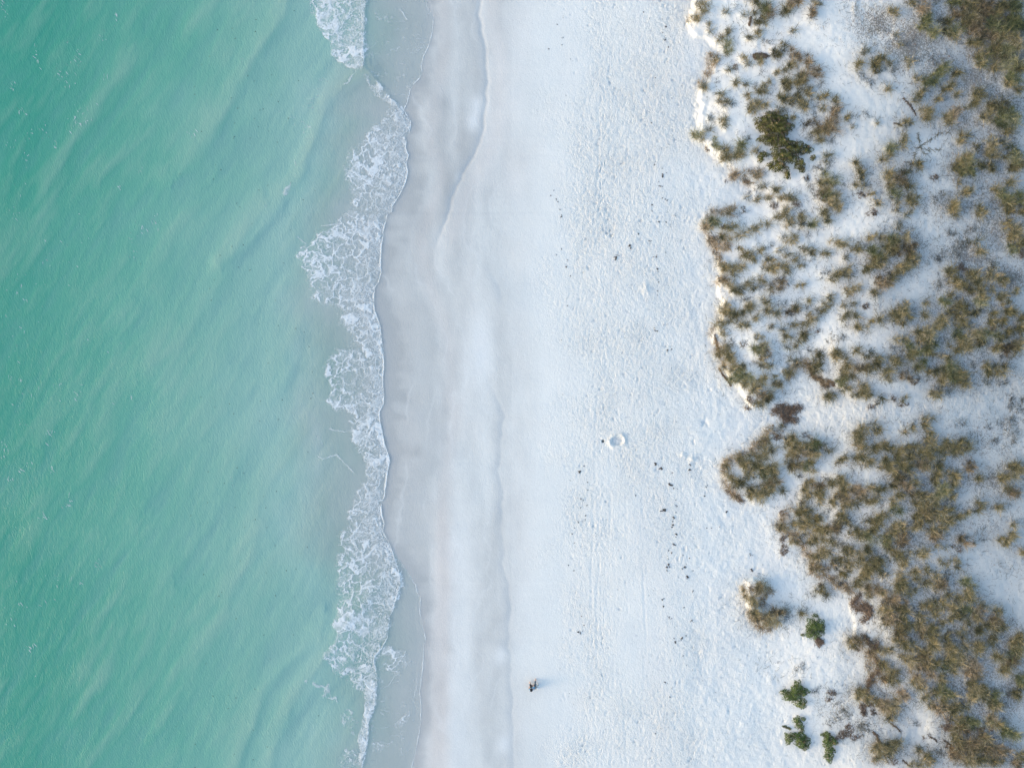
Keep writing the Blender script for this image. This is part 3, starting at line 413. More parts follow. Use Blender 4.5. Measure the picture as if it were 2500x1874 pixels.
def seaz(u, v):
    i = np.clip(np.searchsorted(sx, u) - 1, 0, len(sx) - 2); j = np.clip(np.searchsorted(sy, v) - 1, 0, len(sy) - 2)
    fu = np.clip((u - sx[i]) / (sx[i + 1] - sx[i]), 0, 1); fv = np.clip((v - sy[j]) / (sy[j + 1] - sy[j]), 0, 1)
    return (zs[j, i] * (1 - fu) + zs[j, i + 1] * fu) * (1 - fv) + (zs[j + 1, i] * (1 - fu) + zs[j + 1, i + 1] * fu) * fv
# ------------------------------------------------------------------ foam
fx = np.arange(-20.5, -5.5, .035); fy = np.arange(-32, 32, .035); fu, fv = np.meshgrid(fx, fy)
ju = fu + (fbm(fu, fv, .9, 301, 3) - .5) * 1.3; jv = fv + (fbm(fu, fv, .9, 311, 3) - .5) * 1.3
dens = np.zeros(fu.shape)
POLY = [ # lace patches: points, strength, softness (m)
 ([(750,-200)]+c1([(540,0),(580,130),(600,230),(680,330),(750,440),(800,520),(830,575),(975,565),(995,450),(990,350),(1000,200),(1005,100),(1015,0)])+[(895,-200)], .80, .5),
 (c1([(1000,600),(1040,660),(1100,790),(1150,880),(1210,945),(1310,940),(1240,850),(1180,770),(1120,690),(1060,620)]), .62, .25),
 (c1([(1180,970),(1330,940),(1388,1010),(1390,1060),(1340,1160),(1355,1200),(1376,1310),(1370,1450),(1300,1640)])+c2([(1285,5),(1195,150),(860,100)])+c1([(860,1600),(850,1500),(860,1380),(880,1290),(920,1230),(1000,1160),(1100,1060)]), .56, .5),
 (c2([(860,100),(830,170),(650,250),(590,330),(490,430),(440,500),(490,580),(510,660),(520,720),(600,790),(560,850),(700,910),(770,960),(780,1050),(830,1130),(870,1180),(930,1250),(1010,1330),(1165,1340),(1145,1200),(1110,1010),(1080,850),(1087,770),(1140,640),(1145,430),(1165,280),(1195,150)]), .58, .5),
 (c2([(900,1290),(690,1320),(620,1400),(640,1480),(700,1560),(720,1658),(1160,1658),(1165,1340),(1010,1330)]), .50, .5),
 (c3([(720,0),(700,60),(760,100),(860,180),(870,260),(900,360),(910,480),(970,560),(1030,640),(1020,720),(950,800),(940,880),(870,960),(890,1040),(930,1100),(900,1200),(1100,1250),(1168,1100),(1140,930),(1187,750),(1218,580),(1150,310),(1130,200),(1163,0)]), .62, .4),
 (c3([(900,1180),(780,1200),(780,1260),(830,1360),(770,1440),(770,1560),(760,1640)])+c4([(770,100),(770,320),(740,480),(750,600),(700,700),(690,780),(760,830),(1080,760),(1150,640),(1200,460),(1250,300),(1300,130)])+c3([(1300,1540),(1260,1400),(1190,1220),(1150,1160)]), .62, .4),
 (c4([(760,830),(800,900),(960,960),(1000,1000),(1100,1020),(1105,900),(1080,770),(820,770)]), .58, .4),
 (c4([(980,850),(1005,1000),(1000,1150),(990,1250),(950,1400),(950,1500),(965,1660),(985,1660),(1030,1450),(1035,1290),(1095,1130),(1105,950)]), .95, .15),
 (c4([(780,1220),(940,1190),(950,1260),(930,1390),(840,1370)]), .42, .3),
 (c4([(760,1660),(790,1580),(870,1520),(970,1600),(970,1660)]), .45, .4),
 (c4([(1100,700),(1180,640),(1340,640),(1450,780),(1380,860),(1250,860),(1120,790)]), .44, .3),
 (c4([(1050,1450),(1130,1420),(1220,1460),(1130,1530),(1060,1500)]), .46, .2),
 (c4([(1240,1300),(1380,1170),(1380,1260),(1280,1330)]), .46, .2),
 (c1([(1020,60),(1500,80),(1540,400),(1450,620),(1330,900),(1080,640),(1010,500)]), .22, .8),
 (c4([(1120,900),(1460,850),(1440,1500),(1040,1600),(1040,1250)]), .22, .8),
 (c3([(980,1250),(1150,1250),(1290,1540)])+c4([(1250,300),(1180,560),(950,700),(880,400)]), .20, .5),
 (c1([(240,960),(560,960),(600,1180),(420,1150)]), .22, .6), (c1([(550,560),(700,700),(620,980),(540,900)]), .18, .5),
 (c1([(620,950),(1000,960),(960,1080),(700,1100)]), .10, .6)]
for pts, a, sf in POLY:
    P = m2(pts); x0 = min(p[0] for p in P) - 2; x1 = max(p[0] for p in P) + 2; y0 = min(p[1] for p in P) - 2; y1 = max(p[1] for p in P) + 2
    i0, i1 = np.searchsorted(fx, [x0, x1]); j0, j1 = np.searchsorted(fy, [y0, y1])
    if i1 <= i0 or j1 <= j0: continue
    sl_ = (slice(j0, j1), slice(i0, i1)); k = 1.15 if sf > .2 else .3
    d = sdf(fu[sl_] + (ju[sl_] - fu[sl_]) * k, fv[sl_] + (jv[sl_] - fv[sl_]) * k, P)
    dens[sl_] = np.maximum(dens[sl_], a * sstep(-sf, sf * .9, d))
edge_d = EDGE(fv) - fu; bore_d = BORE(fv) - fu + (fbm(fu, fv, .25, 331, 2) - .5) * .16
mainv = (fv > V(1300)) & (fv < V(265))
lively = sstep(.12, .4, dens)
dens += .30 * np.exp(-np.maximum(bore_d, 0) / .55) * lively * (bore_d > -.05)
dens *= .40 + 1.12 * fbm(fu, fv, 1.7, 341, 4)
LN = [] # thin crest lines: points, half width (m), strength
def line(pts, wd, st, wob=.1, brk=0.0):
    P = m2(pts); x0 = min(p[0] for p in P) - 1; x1 = max(p[0] for p in P) + 1; y0 = min(p[1] for p in P) - 1; y1 = max(p[1] for p in P) + 1
    i0, i1 = np.searchsorted(fx, [x0, x1]); j0, j1 = np.searchsorted(fy, [y0, y1])
    if i1 <= i0 or j1 <= j0: return
    s_ = (slice(j0, j1), slice(i0, i1)); a, b = fu[s_], fv[s_]
    d = seg_dist(a + (fbm(a, b, .5, 351, 3) - .5) * wob * 2, b + (fbm(a, b, .5, 361, 3) - .5) * wob * 2, P)
    w_ = wd * (.25 + 1.3 * vn(a, b, .45, 371)) * (1 if brk == 0 else sstep(brk - .15, brk + .15, vn(a, b, .6, 381)))
    ex[s_] = np.maximum(ex[s_], st * np.clip(1 - d / (w_ + 1e-4), 0, 1) ** .7)
ex = np.zeros(fu.shape)
line(OUT[:15], .05, .8); line(OUT[12:33], .09, 1.0); line(OUT[32:], .10, 1.0); line(INNER[:12], .055, .9); line(INNER[11:16], .07, .95); line(FILM[2:], .06, .8, .08); line(FILM[:3], .05, .4)
line(c1([(1290,75),(1330,110),(1360,165)]), .05, .9); line(c1([(940,590),(890,640),(820,720)]), .14, .6, .3, .3); line(c1([(400,1330),(420,1400)]), .05, .5, .1, .4)
line(c1([(430,1480),(400,1540),(330,1640)]), .22, .6, .35, .35); line(c2([(220,20),(160,100)]), .08, .4, .1, .5)
line(c2([(930,560),(950,620),(930,900),(920,1040),(890,1130)]), .16, .7, .5, .3); line(c2([(640,250),(700,240),(810,235)]), .06, .8); line(c2([(440,340),(470,370),(510,400)]), .05, .5)
line(c3([(1180,200),(1300,188),(1420,180)]), .05, .35); line(c3([(1190,420),(1260,370),(1340,315),(1420,300),(1560,250),(1700,185)]), .08, .45, .12); line(c3([(1300,370),(1290,480),(1225,570)]), .06, .3, .12); line(c3([(1230,310),(1300,330)]), .04, .3)
line(c3([(610,530),(660,545),(720,525),(770,520),(810,570),(860,620),(910,660)]), .07, .65, .12); line(c3([(930,1415),(1030,1370),(1100,1270)]), .16, .9, .12); line(c3([(1110,140),(1010,180),(920,260),(870,240)]), .12, .8, .12); line(c3([(1150,900),(1050,920),(980,960)]), .12, .8, .12)
line(c3([(1200,1270),(1330,1440),(1400,1550)]), .05, .35, .12, .35); line(c3([(1470,1380),(1465,1470),(1405,1555)]), .05, .4)
line(c4([(905,170),(870,300)]), .10, .85, .12); line(c4([(860,330),(800,480),(740,640),(700,700)]), .10, .55, .15, .35); line(c4([(520,925),(600,950),(690,960),(680,1050),(780,1080),(830,1150),(900,1200)]), .15, .6, .45, .3); line(c4([(1450,880),(1440,1000),(1400,1080)]), .05, .5)
line(c4([(1100,1320),(1240,1300),(1380,1190)]), .05, .5, .15); line(c4([(1110,1000),(1200,960),(1260,870)]), .05, .45)
line(c3([(600,360),(650,440)]), .04, .5); line(c3([(700,300),(790,310),(860,320)]), .05, .55, .15, .3); line(c3([(810,1180),(850,1350),(940,1400)]), .08, .6, .15)
su_ = fu + (fbm(fu, fv, .7, 401, 4) - .5) * 1.5; sv_ = fv + (fbm(fu, fv, .7, 411, 4) - .5) * 1.5; wv_ = .25 + 1.5 * fbm(fu, fv, .5, 415, 3) ** 1.6 * 1.5
a1, a2 = worley(su_ * .8, sv_ * .95, .8, 21); ra_ = (fbm(fu, fv, .16, 421, 3) - .5) * .30; rb_ = (fbm(fu, fv, .16, 425, 3) - .5) * .30; su_ = su_ + ra_; sv_ = sv_ + rb_; b1, b2 = worley(su_, sv_ * 1.1, .34, 23); d1, d2_ = worley(su_ * 1.1, sv_, .17, 25)
net = lambda p, q, w_: np.clip(1 - (q - p) / np.maximum(w_, 1e-3), 0, 1)
dn = np.clip(dens, 0, 1.3); fine = np.exp(-np.maximum(bore_d, 0) / 1.5) * (bore_d > -.1)
a1_, a2_ = worley(su_ * .8, sv_ * .95, .75, 21); f_big = net(a1_, a2_, .03 + .55 * dn * wv_ * (.35 + 1.5 * np.clip(a1_ - .2, 0, 1)) * (1 - .45 * fine)) * sstep(.22, .5, dn) * (1 - .55 * fine)
f_mid = net(b1, b2, .03 + .58 * dn * wv_ * (.4 + 1.3 * np.clip(b1 - .2, 0, 1))) * sstep(.12, .45, dn) * (.55 + .45 * fine) * sstep(.30, .52, vn(fu, fv, .7, 421) + dn * .35)
f_sml = net(d1, d2_, .06 + .5 * dn) * sstep(.05, .5, dn) * (.35 + .65 * fine) * sstep(.35, .6, vn(fu, fv, .45, 431) + dn * .3)
rg = lambda s, sd, k: np.clip(1 - np.abs(fbm(su_ * .8, sv_, s, sd, 4) - .5) * k, 0, 1)
f_rdg = np.maximum(rg(.9, 435, 24) * .8, rg(.45, 437, 22) * .6) * sstep(.18, .5, dn) * (.4 + .6 * dn)
blob = sstep(.64, .74, fbm(su_, sv_, .8, 439, 4) + (dn - .5) * .22) * sstep(.35, .5, dn)
cover = np.maximum.reduce([f_big ** .8, f_mid ** .9 * .9, f_sml * .72, f_rdg, blob * .85])
cover *= sstep(.06, .35, dn + .12)
thin = (dens < .26) & (dens > .02)   # wind-drawn foam threads on the thin backwash
thread = np.clip(1 - np.abs(fbm(fu * .55, fv * 1.5, .5, 441, 4) - .5) * 26, 0, 1) * sstep(.5, .62, vn(fu, fv, .4, 451)) * sstep(.04, .16, dens)
cover = np.maximum(cover, np.where(thin, thread * .55, 0)); cover = np.maximum(cover, ex)
cover *= (edge_d > -.03) * 1.0
cover *= .86 + .3 * (fbm(fu, fv, .12, 461, 2) - .5)
cover = np.clip(cover, 0, 1)
relief = .02 + .05 * cover * (.5 + .9 * fbm(fu, fv, .18, 471, 3)) * (.5 + fine)
zf = np.maximum(seaz(fu, fv), hgt(fu, fv) + .006) + relief * .7
xf, yf = unproj(fu, fv, zf)
gf = grid_faces(fu.shape[1], fu.shape[0]); cm = cover.ravel()[gf].max(1) > .10; gf = gf[cm]
used, inv = np.unique(gf, return_inverse=True); gf = inv.reshape(-1, 4)
mf, tf, bf = mat('sea_foam', .85, .2); bf.inputs['Base Color'].default_value = (.78, .78, .76, 1)
trf = N(tf, 'ShaderNodeBsdfTransparent'); mx = N(tf, 'ShaderNodeMixShader')
cv = math_(tf, 'MULTIPLY', math_(tf, 'SUBTRACT', attr(tf, 'cover'), .08), 1.25, clamp=True)
tf.links.new(cv, mx.inputs[0]); tf.links.new(trf.outputs[0], mx.inputs[1]); tf.links.new(bf.outputs[0], mx.inputs[2]); tf.links.new(mx.outputs[0], tf.nodes['Material Output'].inputs[0])
foam = npmesh('sea_foam', np.stack([xf, yf, zf], -1).reshape(-1, 3)[used], gf, mf, dict(cover=cover.ravel()[used]))
tag(foam, 'white lacy foam washed over the shallows along the waterline', 'foam', kind='stuff')
# broken streaks of white water farther out, gathered in ragged groups
rf = np.random.RandomState(77); FL = []
for px, py, n, sx_, sy_ in ((8,12,12,8,14),(18,40,8,8,20),(30,215,14,10,14),(90,140,14,10,25),(165,105,4,4,4),(160,185,16,22,30),(190,145,18,18,22),(150,190,16,14,12),(257,195,8,8,10),(284,45,12,5,22),(250,90,8,8,12),(200,285,34,26,24),(178,305,20,18,12),(65,380,16,8,26),(135,355,8,4,8),(50,270,10,10,12),(75,330,8,8,10),(110,320,12,12,14),(25,345,8,12,14),(470,325,14,8,16),(380,545,14,10,16),(330,600,24,14,40),(345,560,14,12,12),(320,970,10,5,8),(277,987,3,3,3),(126,1145,12,5,12),(172,1225,16,6,20),(110,1262,14,10,10),(155,1235,8,10,8),(15,1085,8,8,12),(22,1170,12,12,12),(60,1150,20,26,25),(10,1110,10,8,16),(120,1060,10,8,10),(190,960,8,10,10),(140,935,8,12,16),(45,925,14,16,14),(235,1375,12,8,14),(60,700,26,50,40),(40,520,20,30,50),(40,800,30,36,60),(30,1480,18,26,40),(70,1600,16,40,40),(566,1175,5,4,14),(590,150,3,4,6),(345,415,4,6,10),(290,460,5,5,8),(100,1000,40,80,90),(130,600,30,90,80),(250,820,16,90,60),(160,1400,30,90,100)):
    for k in range(int(n * .62) + 1): FL.append((px + rf.randn() * sx_ * .6 - rf.randn() * 0, py + rf.randn() * sy_ * .6, rf.rand()))
FL = np.array(FL); q_ = rf.rand(len(FL)); fu0, fv0 = U(FL[:, 0]), V(FL[:, 1]); an = R(118) + rf.randn(len(FL)) * .35; ln_ = .04 + .20 * rf.rand(len(FL)) ** 2; wd_ = .010 + .022 * rf.rand(len(FL))
z0 = seaz(fu0, fv0) + .02; dx, dy = np.cos(an) * ln_, np.sin(an) * ln_; ex_, ey_ = -np.sin(an) * wd_, np.cos(an) * wd_
cf_ = np.stack([np.stack([fu0 + a_ * dx + b2_ * ex_, fv0 + a_ * dy + b2_ * ey_, z0 + c_], 1) for a_, b2_, c_ in ((-1, 0, 0), (-.2, -1, .01), (1, 0, 0), (.3, 1, .01))], 1).reshape(-1, 3)
fl = npmesh('whitecap_flecks', cf_, np.arange(len(cf_)).reshape(-1, 4), mf, dict(cover=np.repeat(.25 + .5 * q_, 4)))
tag(fl, 'small white streaks of broken water scattered over the turquoise sea', 'foam', kind='stuff')
# ------------------------------------------------------------------ dune vegetation
rs = np.random.RandomState(7)
def tintmat(name, stops, rough=.75):
    m, t, b = mat(name, rough, .15); t.links.new(ramp(t, attr(t, 'tint'), stops), b.inputs['Base Color']); return m
M_GRASS = tintmat('dune_grass_blades', [(0, (.055, .050, .028)), (.25, (.112, .104, .048)), (.5, (.23, .185, .082)), (.75, (.40, .30, .145)), (1, (.60, .47, .29))])
M_GREEN = tintmat('dune_grass_green', [(0, (.045, .052, .028)), (.25, (.095, .105, .045)), (.5, (.175, .175, .070)), (.75, (.30, .265, .12)), (1, (.52, .44, .26))])
M_RUST = tintmat('dune_grass_russet', [(0, (.055, .045, .030)), (.25, (.125, .100, .055)), (.5, (.25, .175, .095)), (.75, (.42, .30, .17)), (1, (.56, .42, .28))])
M_BROWN = tintmat('dead_plant_brown', [(0, (.06, .042, .032)), (.5, (.165, .115, .08)), (1, (.29, .21, .145))])
M_WIRY = tintmat('wiry_grey_stems', [(0, (.045, .048, .045)), (.5, (.12, .115, .09)), (1, (.24, .20, .12))])
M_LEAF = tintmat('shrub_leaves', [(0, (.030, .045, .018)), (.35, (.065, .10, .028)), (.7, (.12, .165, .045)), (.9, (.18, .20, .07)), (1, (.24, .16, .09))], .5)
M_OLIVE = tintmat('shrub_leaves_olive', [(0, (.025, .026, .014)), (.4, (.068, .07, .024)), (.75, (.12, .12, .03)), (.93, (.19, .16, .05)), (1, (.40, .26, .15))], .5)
def strands(P, W, tint):
    """P (n,k,3) centre lines, W (n,k) widths -> flat ribbons seen from above, slightly tilted"""
    n, k, _ = P.shape
    T = np.gradient(P, axis=1); s = np.stack([-T[..., 1], T[..., 0], np.zeros((n, k))], -1)
    s /= np.linalg.norm(s, axis=-1, keepdims=True) + 1e-6; s[..., 2] += (rs.rand(n, 1) - .5) * 1.2
    A = P - s * W[..., None] / 2; B = P + s * W[..., None] / 2
    co = np.stack([A, B], 2).reshape(-1, 3)
    i = (np.arange(n)[:, None] * k + np.arange(k - 1)[None]) * 2
    f = np.stack([i, i + 1, i + 3, i + 2], -1).reshape(-1, 4)
    tt = np.repeat(np.clip(tint, 0, 1).reshape(n, k), 2, axis=1).reshape(-1)
    return co, f, tt
def make_blades(cl, mult=1.0):
    x, y, rx, ry, ro, k = cl; A = math.pi * rx * ry
    if k in 'gsd':
        rx, ry = rx * .9, ry * .9; nt_ = max(3, int(A * 12)); nb = int(max(40, A * {'g': 430, 's': 460, 'd': 560}[k]) * mult)
        c0, s0 = .13, .27; L0, L1 = .16, .66
    elif k == 'p': nt_ = max(3, int(A * 10)); nb = int(max(30, A * 210) * mult); L0, L1 = .12, .42
    else: nt_ = max(2, int(A * 14)); nb = int(max(40, A * 620) * mult); L0, L1 = .08, .28
    r = np.sqrt(rs.rand(nt_)) * 1.02; a = rs.rand(nt_) * 6.283; r = r * (1 + .28 * np.sin(2 * a + x * 7) + .18 * np.sin(5 * a + y * 9))
    tu, tv = r * np.cos(a) * rx, r * np.sin(a) * ry
    c, s = math.cos(R(ro)), math.sin(R(ro)); tu, tv = c * tu - s * tv + x, s * tu + c * tv + y
    th = rs.rand(nt_); tsz = .5 + .9 * rs.rand(nt_)
    q = rs.randint(0, nt_, nb)
    ang = rs.rand(nb) * 6.283
    wa_ = 6.283 * float(vn(np.array([x]), np.array([y]), 4.0, 601)[0]); wind = {'s': (-.35, -.3)}.get(k, (.18 + .35 * math.cos(wa_), -.22 + .35 * math.sin(wa_))); hx, hy = np.cos(ang) + wind[0], np.sin(ang) + wind[1]
    hn = np.hypot(hx, hy) + 1e-6; hx /= hn; hy /= hn
    spread = .03 + .06 * rs.rand(nb); ru = tu[q] + hx * spread + rs.randn(nb) * .03; rv = tv[q] + hy * spread + rs.randn(nb) * .03
    base = Gw(ru, rv, -.01)
    L = (L0 + (L1 - L0) * rs.rand(nb) ** 1.3) * tsz[q]
    lean = rs.rand(nb)
    if k in 'gsd':
        f = np.stack([0 * lean, .16 + .12 * lean, .42 + .22 * lean, .66 + .34 * lean], 1); g = np.stack([0 * lean, .42 - .18 * lean, .66 - .34 * lean, .66 - .50 * lean], 1)
    else:
        f = np.stack([0 * lean, .3 + 0 * lean, .6 + .1 * lean, .9 + .1 * lean], 1); g = np.stack([0 * lean, .16 - .05 * lean, .24 - .16 * lean, .20 - .17 * lean], 1)
    curl = (rs.rand(nb) - .5) * (1.1 if k in 'gsd' else 2.2)
    P = np.zeros((nb, 4, 3)); fr = np.array([0, .33, .66, 1.0])
    for j in range(4):
        ca, sa = np.cos(curl * fr[j]), np.sin(curl * fr[j]); dx, dy = hx * ca - hy * sa, hx * sa + hy * ca
        P[:, j, 0] = base[:, 0] + dx * L * f[:, j]; P[:, j, 1] = base[:, 1] + dy * L * f[:, j]; P[:, j, 2] = base[:, 2] + L * g[:, j]
    w0 = {'p': .010, 'b': .016}.get(k, .0125)
    W = w0 * (.7 + .7 * rs.rand(nb, 1)) * np.array([[.9, 1.1, .95, .35]])
    tb = {'g': .44, 's': .62, 'd': .27, 'b': .45, 'p': .38}[k]
    tb += (rs.rand() - .5) * .24; tint = tb + (th[q][:, None] - .5) * .62 + (rs.rand(nb, 1) - .5) * .36 + (fr[None] - .5) * .26 + (rs.rand(nb, 1) > .90) * .38 - .22 * (rs.rand(nb, 1) > .8)
    return strands(P, W, tint)
def merge(parts):
    o = 0; C_, F_, T_ = [], [], []
    for c, f, t in parts: C_.append(c); F_.append(f + o); T_.append(t); o += len(c)
    return np.concatenate(C_), np.concatenate(F_), np.concatenate(T_)
# findable landmarks (photo px, how a viewer would call them)
LM = [((1905,350),'the big dark olive bush'),((2004,1524),'the lone round green bush'),((1938,1690),'the star-shaped green bush'),((1948,1798),'the two-lobed green bush'),((2026,1815),'the tall green bush'),
 ((1916,1005),'the brown root mat by the path'),((1862,1490),'the hook-shaped hummock'),((2105,1480),'the brown horseshoe of roots'),((1985,918),'the brown zigzag root'),((1855,138),'the brown leaf-shaped root'),
 ((2395,1732),'the round bare hollow'),((1836,485),'the bare notch in the dune edge'),((1765,1145),'the pointed grassy spur'),((2255,350),'the fallen pale branch'),((2040,100),'the bare sand saddle'),
 ((2150,985),'the white sand path'),((2420,1430),'the pale flat by the right edge'),((2500,10),"the photo's top right corner"),((2500,1860),"the photo's bottom right corner"),((2500,700),"the photo's right edge"),
 ((1700,40),'the topmost point of dune edge'),((1733,560),'the bulge in the dune edge'),((1742,820),'the steep sandy dune face'),((2235,1680),'the bare sand tongue'),((2170,620),'the ring of thick grass'),((2350,40),'the densest dark grass'),((2380,800),'the broad brown thicket'),((2280,1120),'the dark thicket below the path'),
 ((1505,1075),'the ring of dug sand'),((1577,707),'the little sand heap'),((1300,1675),'the seated person'),((1500,0),"the photo's top edge"),((1500,1870),"the photo's bottom edge")]
ORD = ['nearest','second-nearest','third-nearest','fourth-nearest','fifth-nearest','sixth-nearest','seventh-nearest','eighth-nearest','ninth-nearest','tenth-nearest','eleventh-nearest','twelfth-nearest','thirteenth-nearest','fourteenth-nearest','fifteenth-nearest','sixteenth-nearest','seventeenth-nearest','eighteenth-nearest','nineteenth-nearest','twentieth-nearest']
def label_all(items):
    """items: (object, px, py, noun phrase); gives every object its own label"""
    B = {}
    for o, px, py, noun in items:
        (lx, ly), nm = min(LM, key=lambda l: math.hypot(l[0][0] - px, l[0][1] - py))
        a = math.degrees(math.atan2(ly - py, px - lx)) % 360
        d = ['right of','above right of','above','above left of','left of','below left of','below','below right of'][int((a + 22.5) // 45) % 8]
        if math.hypot(lx - px, ly - py) < 16: d = 'touching'
        B.setdefault((noun, d, nm), []).append((math.hypot(lx - px, ly - py), o))
    for (noun, d, nm), L in B.items():
        L.sort(key=lambda t: t[0])
        for i, (_, o) in enumerate(L):
            o['label'] = (f'{noun} {d} {nm}' if len(L) == 1 else f'{ORD[min(i, 19)]} {noun} {d} {nm}')
items = []
NAMES = {'g': ('grass_clump', 'grass clump', 'clumps of dune grass'), 's': ('grass_clump', 'grass clump', 'clumps of dune grass'), 'd': ('grass_clump', 'grass clump', 'clumps of dune grass'),
         'b': ('withered_plant', 'withered plant', 'withered brown plants on the dune'), 'p': ('wiry_plant', 'wiry plant', 'thin wiry plants on bare dune sand')}
inview = [c for c in clumps if -40.5 < c[0] < 40.4 and -30.5 < c[1] < 30.5]
gr = sorted([c for c in inview if c[5] in 'gsd'], key=lambda c: -c[2] * c[3])
solo = gr[:296] + [c for c in inview if c[5] in 'bp']; rest = gr[296:]
med = sorted(c[2] * c[3] for c in gr[:296])[148]
for c in solo:
    n, cat, grp = NAMES[c[5]]
    co_, f_, t_ = make_blades(c)
    o_ = Vector((float(v) for v in Gw(c[0], c[1]))); co_ = co_ - np.array(o_)
    hv = rs.rand() * .5 + .5 * float(fbm(np.array([c[0]]), np.array([c[1]]), 5.0, 621, 2)[0]); gm = M_RUST if hv > .60 else (M_GREEN if hv < .37 else M_GRASS)
    o = npmesh(n, co_, f_, {'b': M_BROWN, 'p': M_WIRY}.get(c[5], gm), dict(tint=t_), smooth=False, loc=o_)
    tag(o, None, cat, grp)
    asp = max(c[2], c[3]) / min(c[2], c[3])
    if c[5] in 'gsd':
        sz = 'broad' if c[2] * c[3] > med * 1.25 else ('narrow' if asp > 1.8 else 'small' if c[2] * c[3] < med * .8 else 'medium')
        noun = sz + {'g': ' olive', 's': ' straw-tinged', 'd': ' dark olive'}[c[5]] + ' grass clump'
    elif c[5] == 'b': noun = 'matted brown withered plant'
    else: noun = 'sparse grey-green wiry plant'
    items.append((o, 1250 + c[0] * 31.25, 937 - c[1] * 31.25, noun))
if rest:
    co_, f_, t_ = merge([make_blades(c) for c in rest])
    tag(npmesh('small_grass_tufts', co_, f_, M_GRASS, dict(tint=t_), smooth=False), 'smallest tufts of olive dune grass filling between the larger clumps', 'grass', kind='stuff')
# dead straw hanging over the eroded dune edge
fr_ = []
for PTS in (DUNE1[3:42], DUNE2[9:34], HUMP[1:]):
    P = m2(PTS)
    for (ax, ay), (bx, by) in zip(P[:-1], P[1:]):
        L_ = math.hypot(bx - ax, by - ay)
        for q in np.arange(0, 1, .24 / max(L_, .01)):
            x, y = ax + (bx - ax) * q + rs.randn() * .12 + .1, ay + (by - ay) * q + rs.randn() * .12
            if float(fbm(np.array([x]), np.array([y]), 2.2, 631, 3)[0]) > .50 and not (13.5 < x < 22 and -3.6 < y < -1.0): fr_.append([x, y, .12 + .16 * rs.rand(), .10 + .12 * rs.rand(), 0, 's'])
co_, f_, t_ = merge([make_blades(c, .75) for c in fr_])
tag(npmesh('dune_edge_straw', co_, f_, M_RUST, dict(tint=t_), smooth=False), 'dead straw and short grass fringing the eroded dune edge', 'grass', kind='stuff')
# short undergrowth between the clumps and grass running on beyond the frame
def scatter(n, fld, seed, ulo, uhi, vlo=-31, vhi=31):
    r = np.random.RandomState(seed); u = r.uniform(ulo, uhi, n); v = r.uniform(vlo, vhi, n)
    i = np.clip(np.searchsorted(gx, u) - 1, 0, len(gx) - 1); j = np.clip(np.searchsorted(gy, v) - 1, 0, len(gy) - 1)
    k = r.rand(n) < fld[j, i]; return u[k], v[k], r
def twig_mesh(u, v, r, l0, l1, w0, tb, lift=.05):
    n = len(u); L = l0 + (l1 - l0) * r.rand(n) ** 2; a = r.rand(n) * 6.283; cu = (r.rand(n) - .5) * 2.4
    P = np.zeros((n, 4, 3)); x, y = u.copy(), v.copy()
    for j in range(4):
        P[:, j] = Gw(x, y, .008); P[:, j, 2] += lift * r.rand(n) * L / .3; aa = a + cu * j / 3
        x = x + np.cos(aa) * L / 3; y = y + np.sin(aa) * L / 3
    W = w0 * (.6 + .8 * r.rand(n, 1)) * np.array([[1, 1, .8, .4]])
    return strands(P, W, np.repeat(tb + (r.rand(n, 1) - .5) * .5, 4, 1))
mid_ = clump_field(gu, gv, 1.9)
und = np.clip((.33 * np.tanh(mid_ * .8) + .55 * litter) * sstep(.36, .60, fbm(gu, gv, .9, 611, 4)), 0, 1) * land
u_, v_, r_ = scatter(150000, und, 31, 15, 41)
co_, f_, t_ = twig_mesh(u_, v_, r_, .12, .55, .013, .32)
tag(npmesh('plant_litter', co_, f_, M_WIRY, dict(tint=t_), smooth=False), 'fine dark twigs and runners strewn over the dune sand', 'plant litter', kind='stuff')
u_, v_, r_ = scatter(160000, np.clip(.95 * litter ** 1.3 * sstep(.38, .58, fbm(gu, gv, .7, 613, 4)), 0, 1) * land, 37, 15, 41)
co_, f_, t_ = twig_mesh(u_, v_, r_, .03, .10, .020, .50, .35)
tag(npmesh('leaf_litter', co_, f_, M_BROWN, dict(tint=t_), smooth=False), 'small brown dead leaves scattered among the dune grass', 'leaf litter', kind='stuff')
far = []
rr_ = np.random.RandomState(5)
for i in range(900):
    u = 22 + 75 * rr_.rand() ** 1.3; v = rr_.uniform(-1, 1); v = math.copysign(abs(v) ** 1.2 * 100, v)
    if u < 41.5 and abs(v) < 31.5: continue
    if -3 < v + .12 * (u - 40) * -1 < 1.5: continue
    far.append([u, v, rr_.uniform(.5, 1.1), rr_.uniform(.4, .9), rr_.uniform(0, 180), 'g'])
co_, f_, t_ = merge([make_blades(c, .5) for c in far])
tag(npmesh('far_dune_grass', co_, f_, M_GRASS, dict(tint=t_), smooth=False), 'dune grass carrying on past the photographed strip', 'grass', kind='stuff')
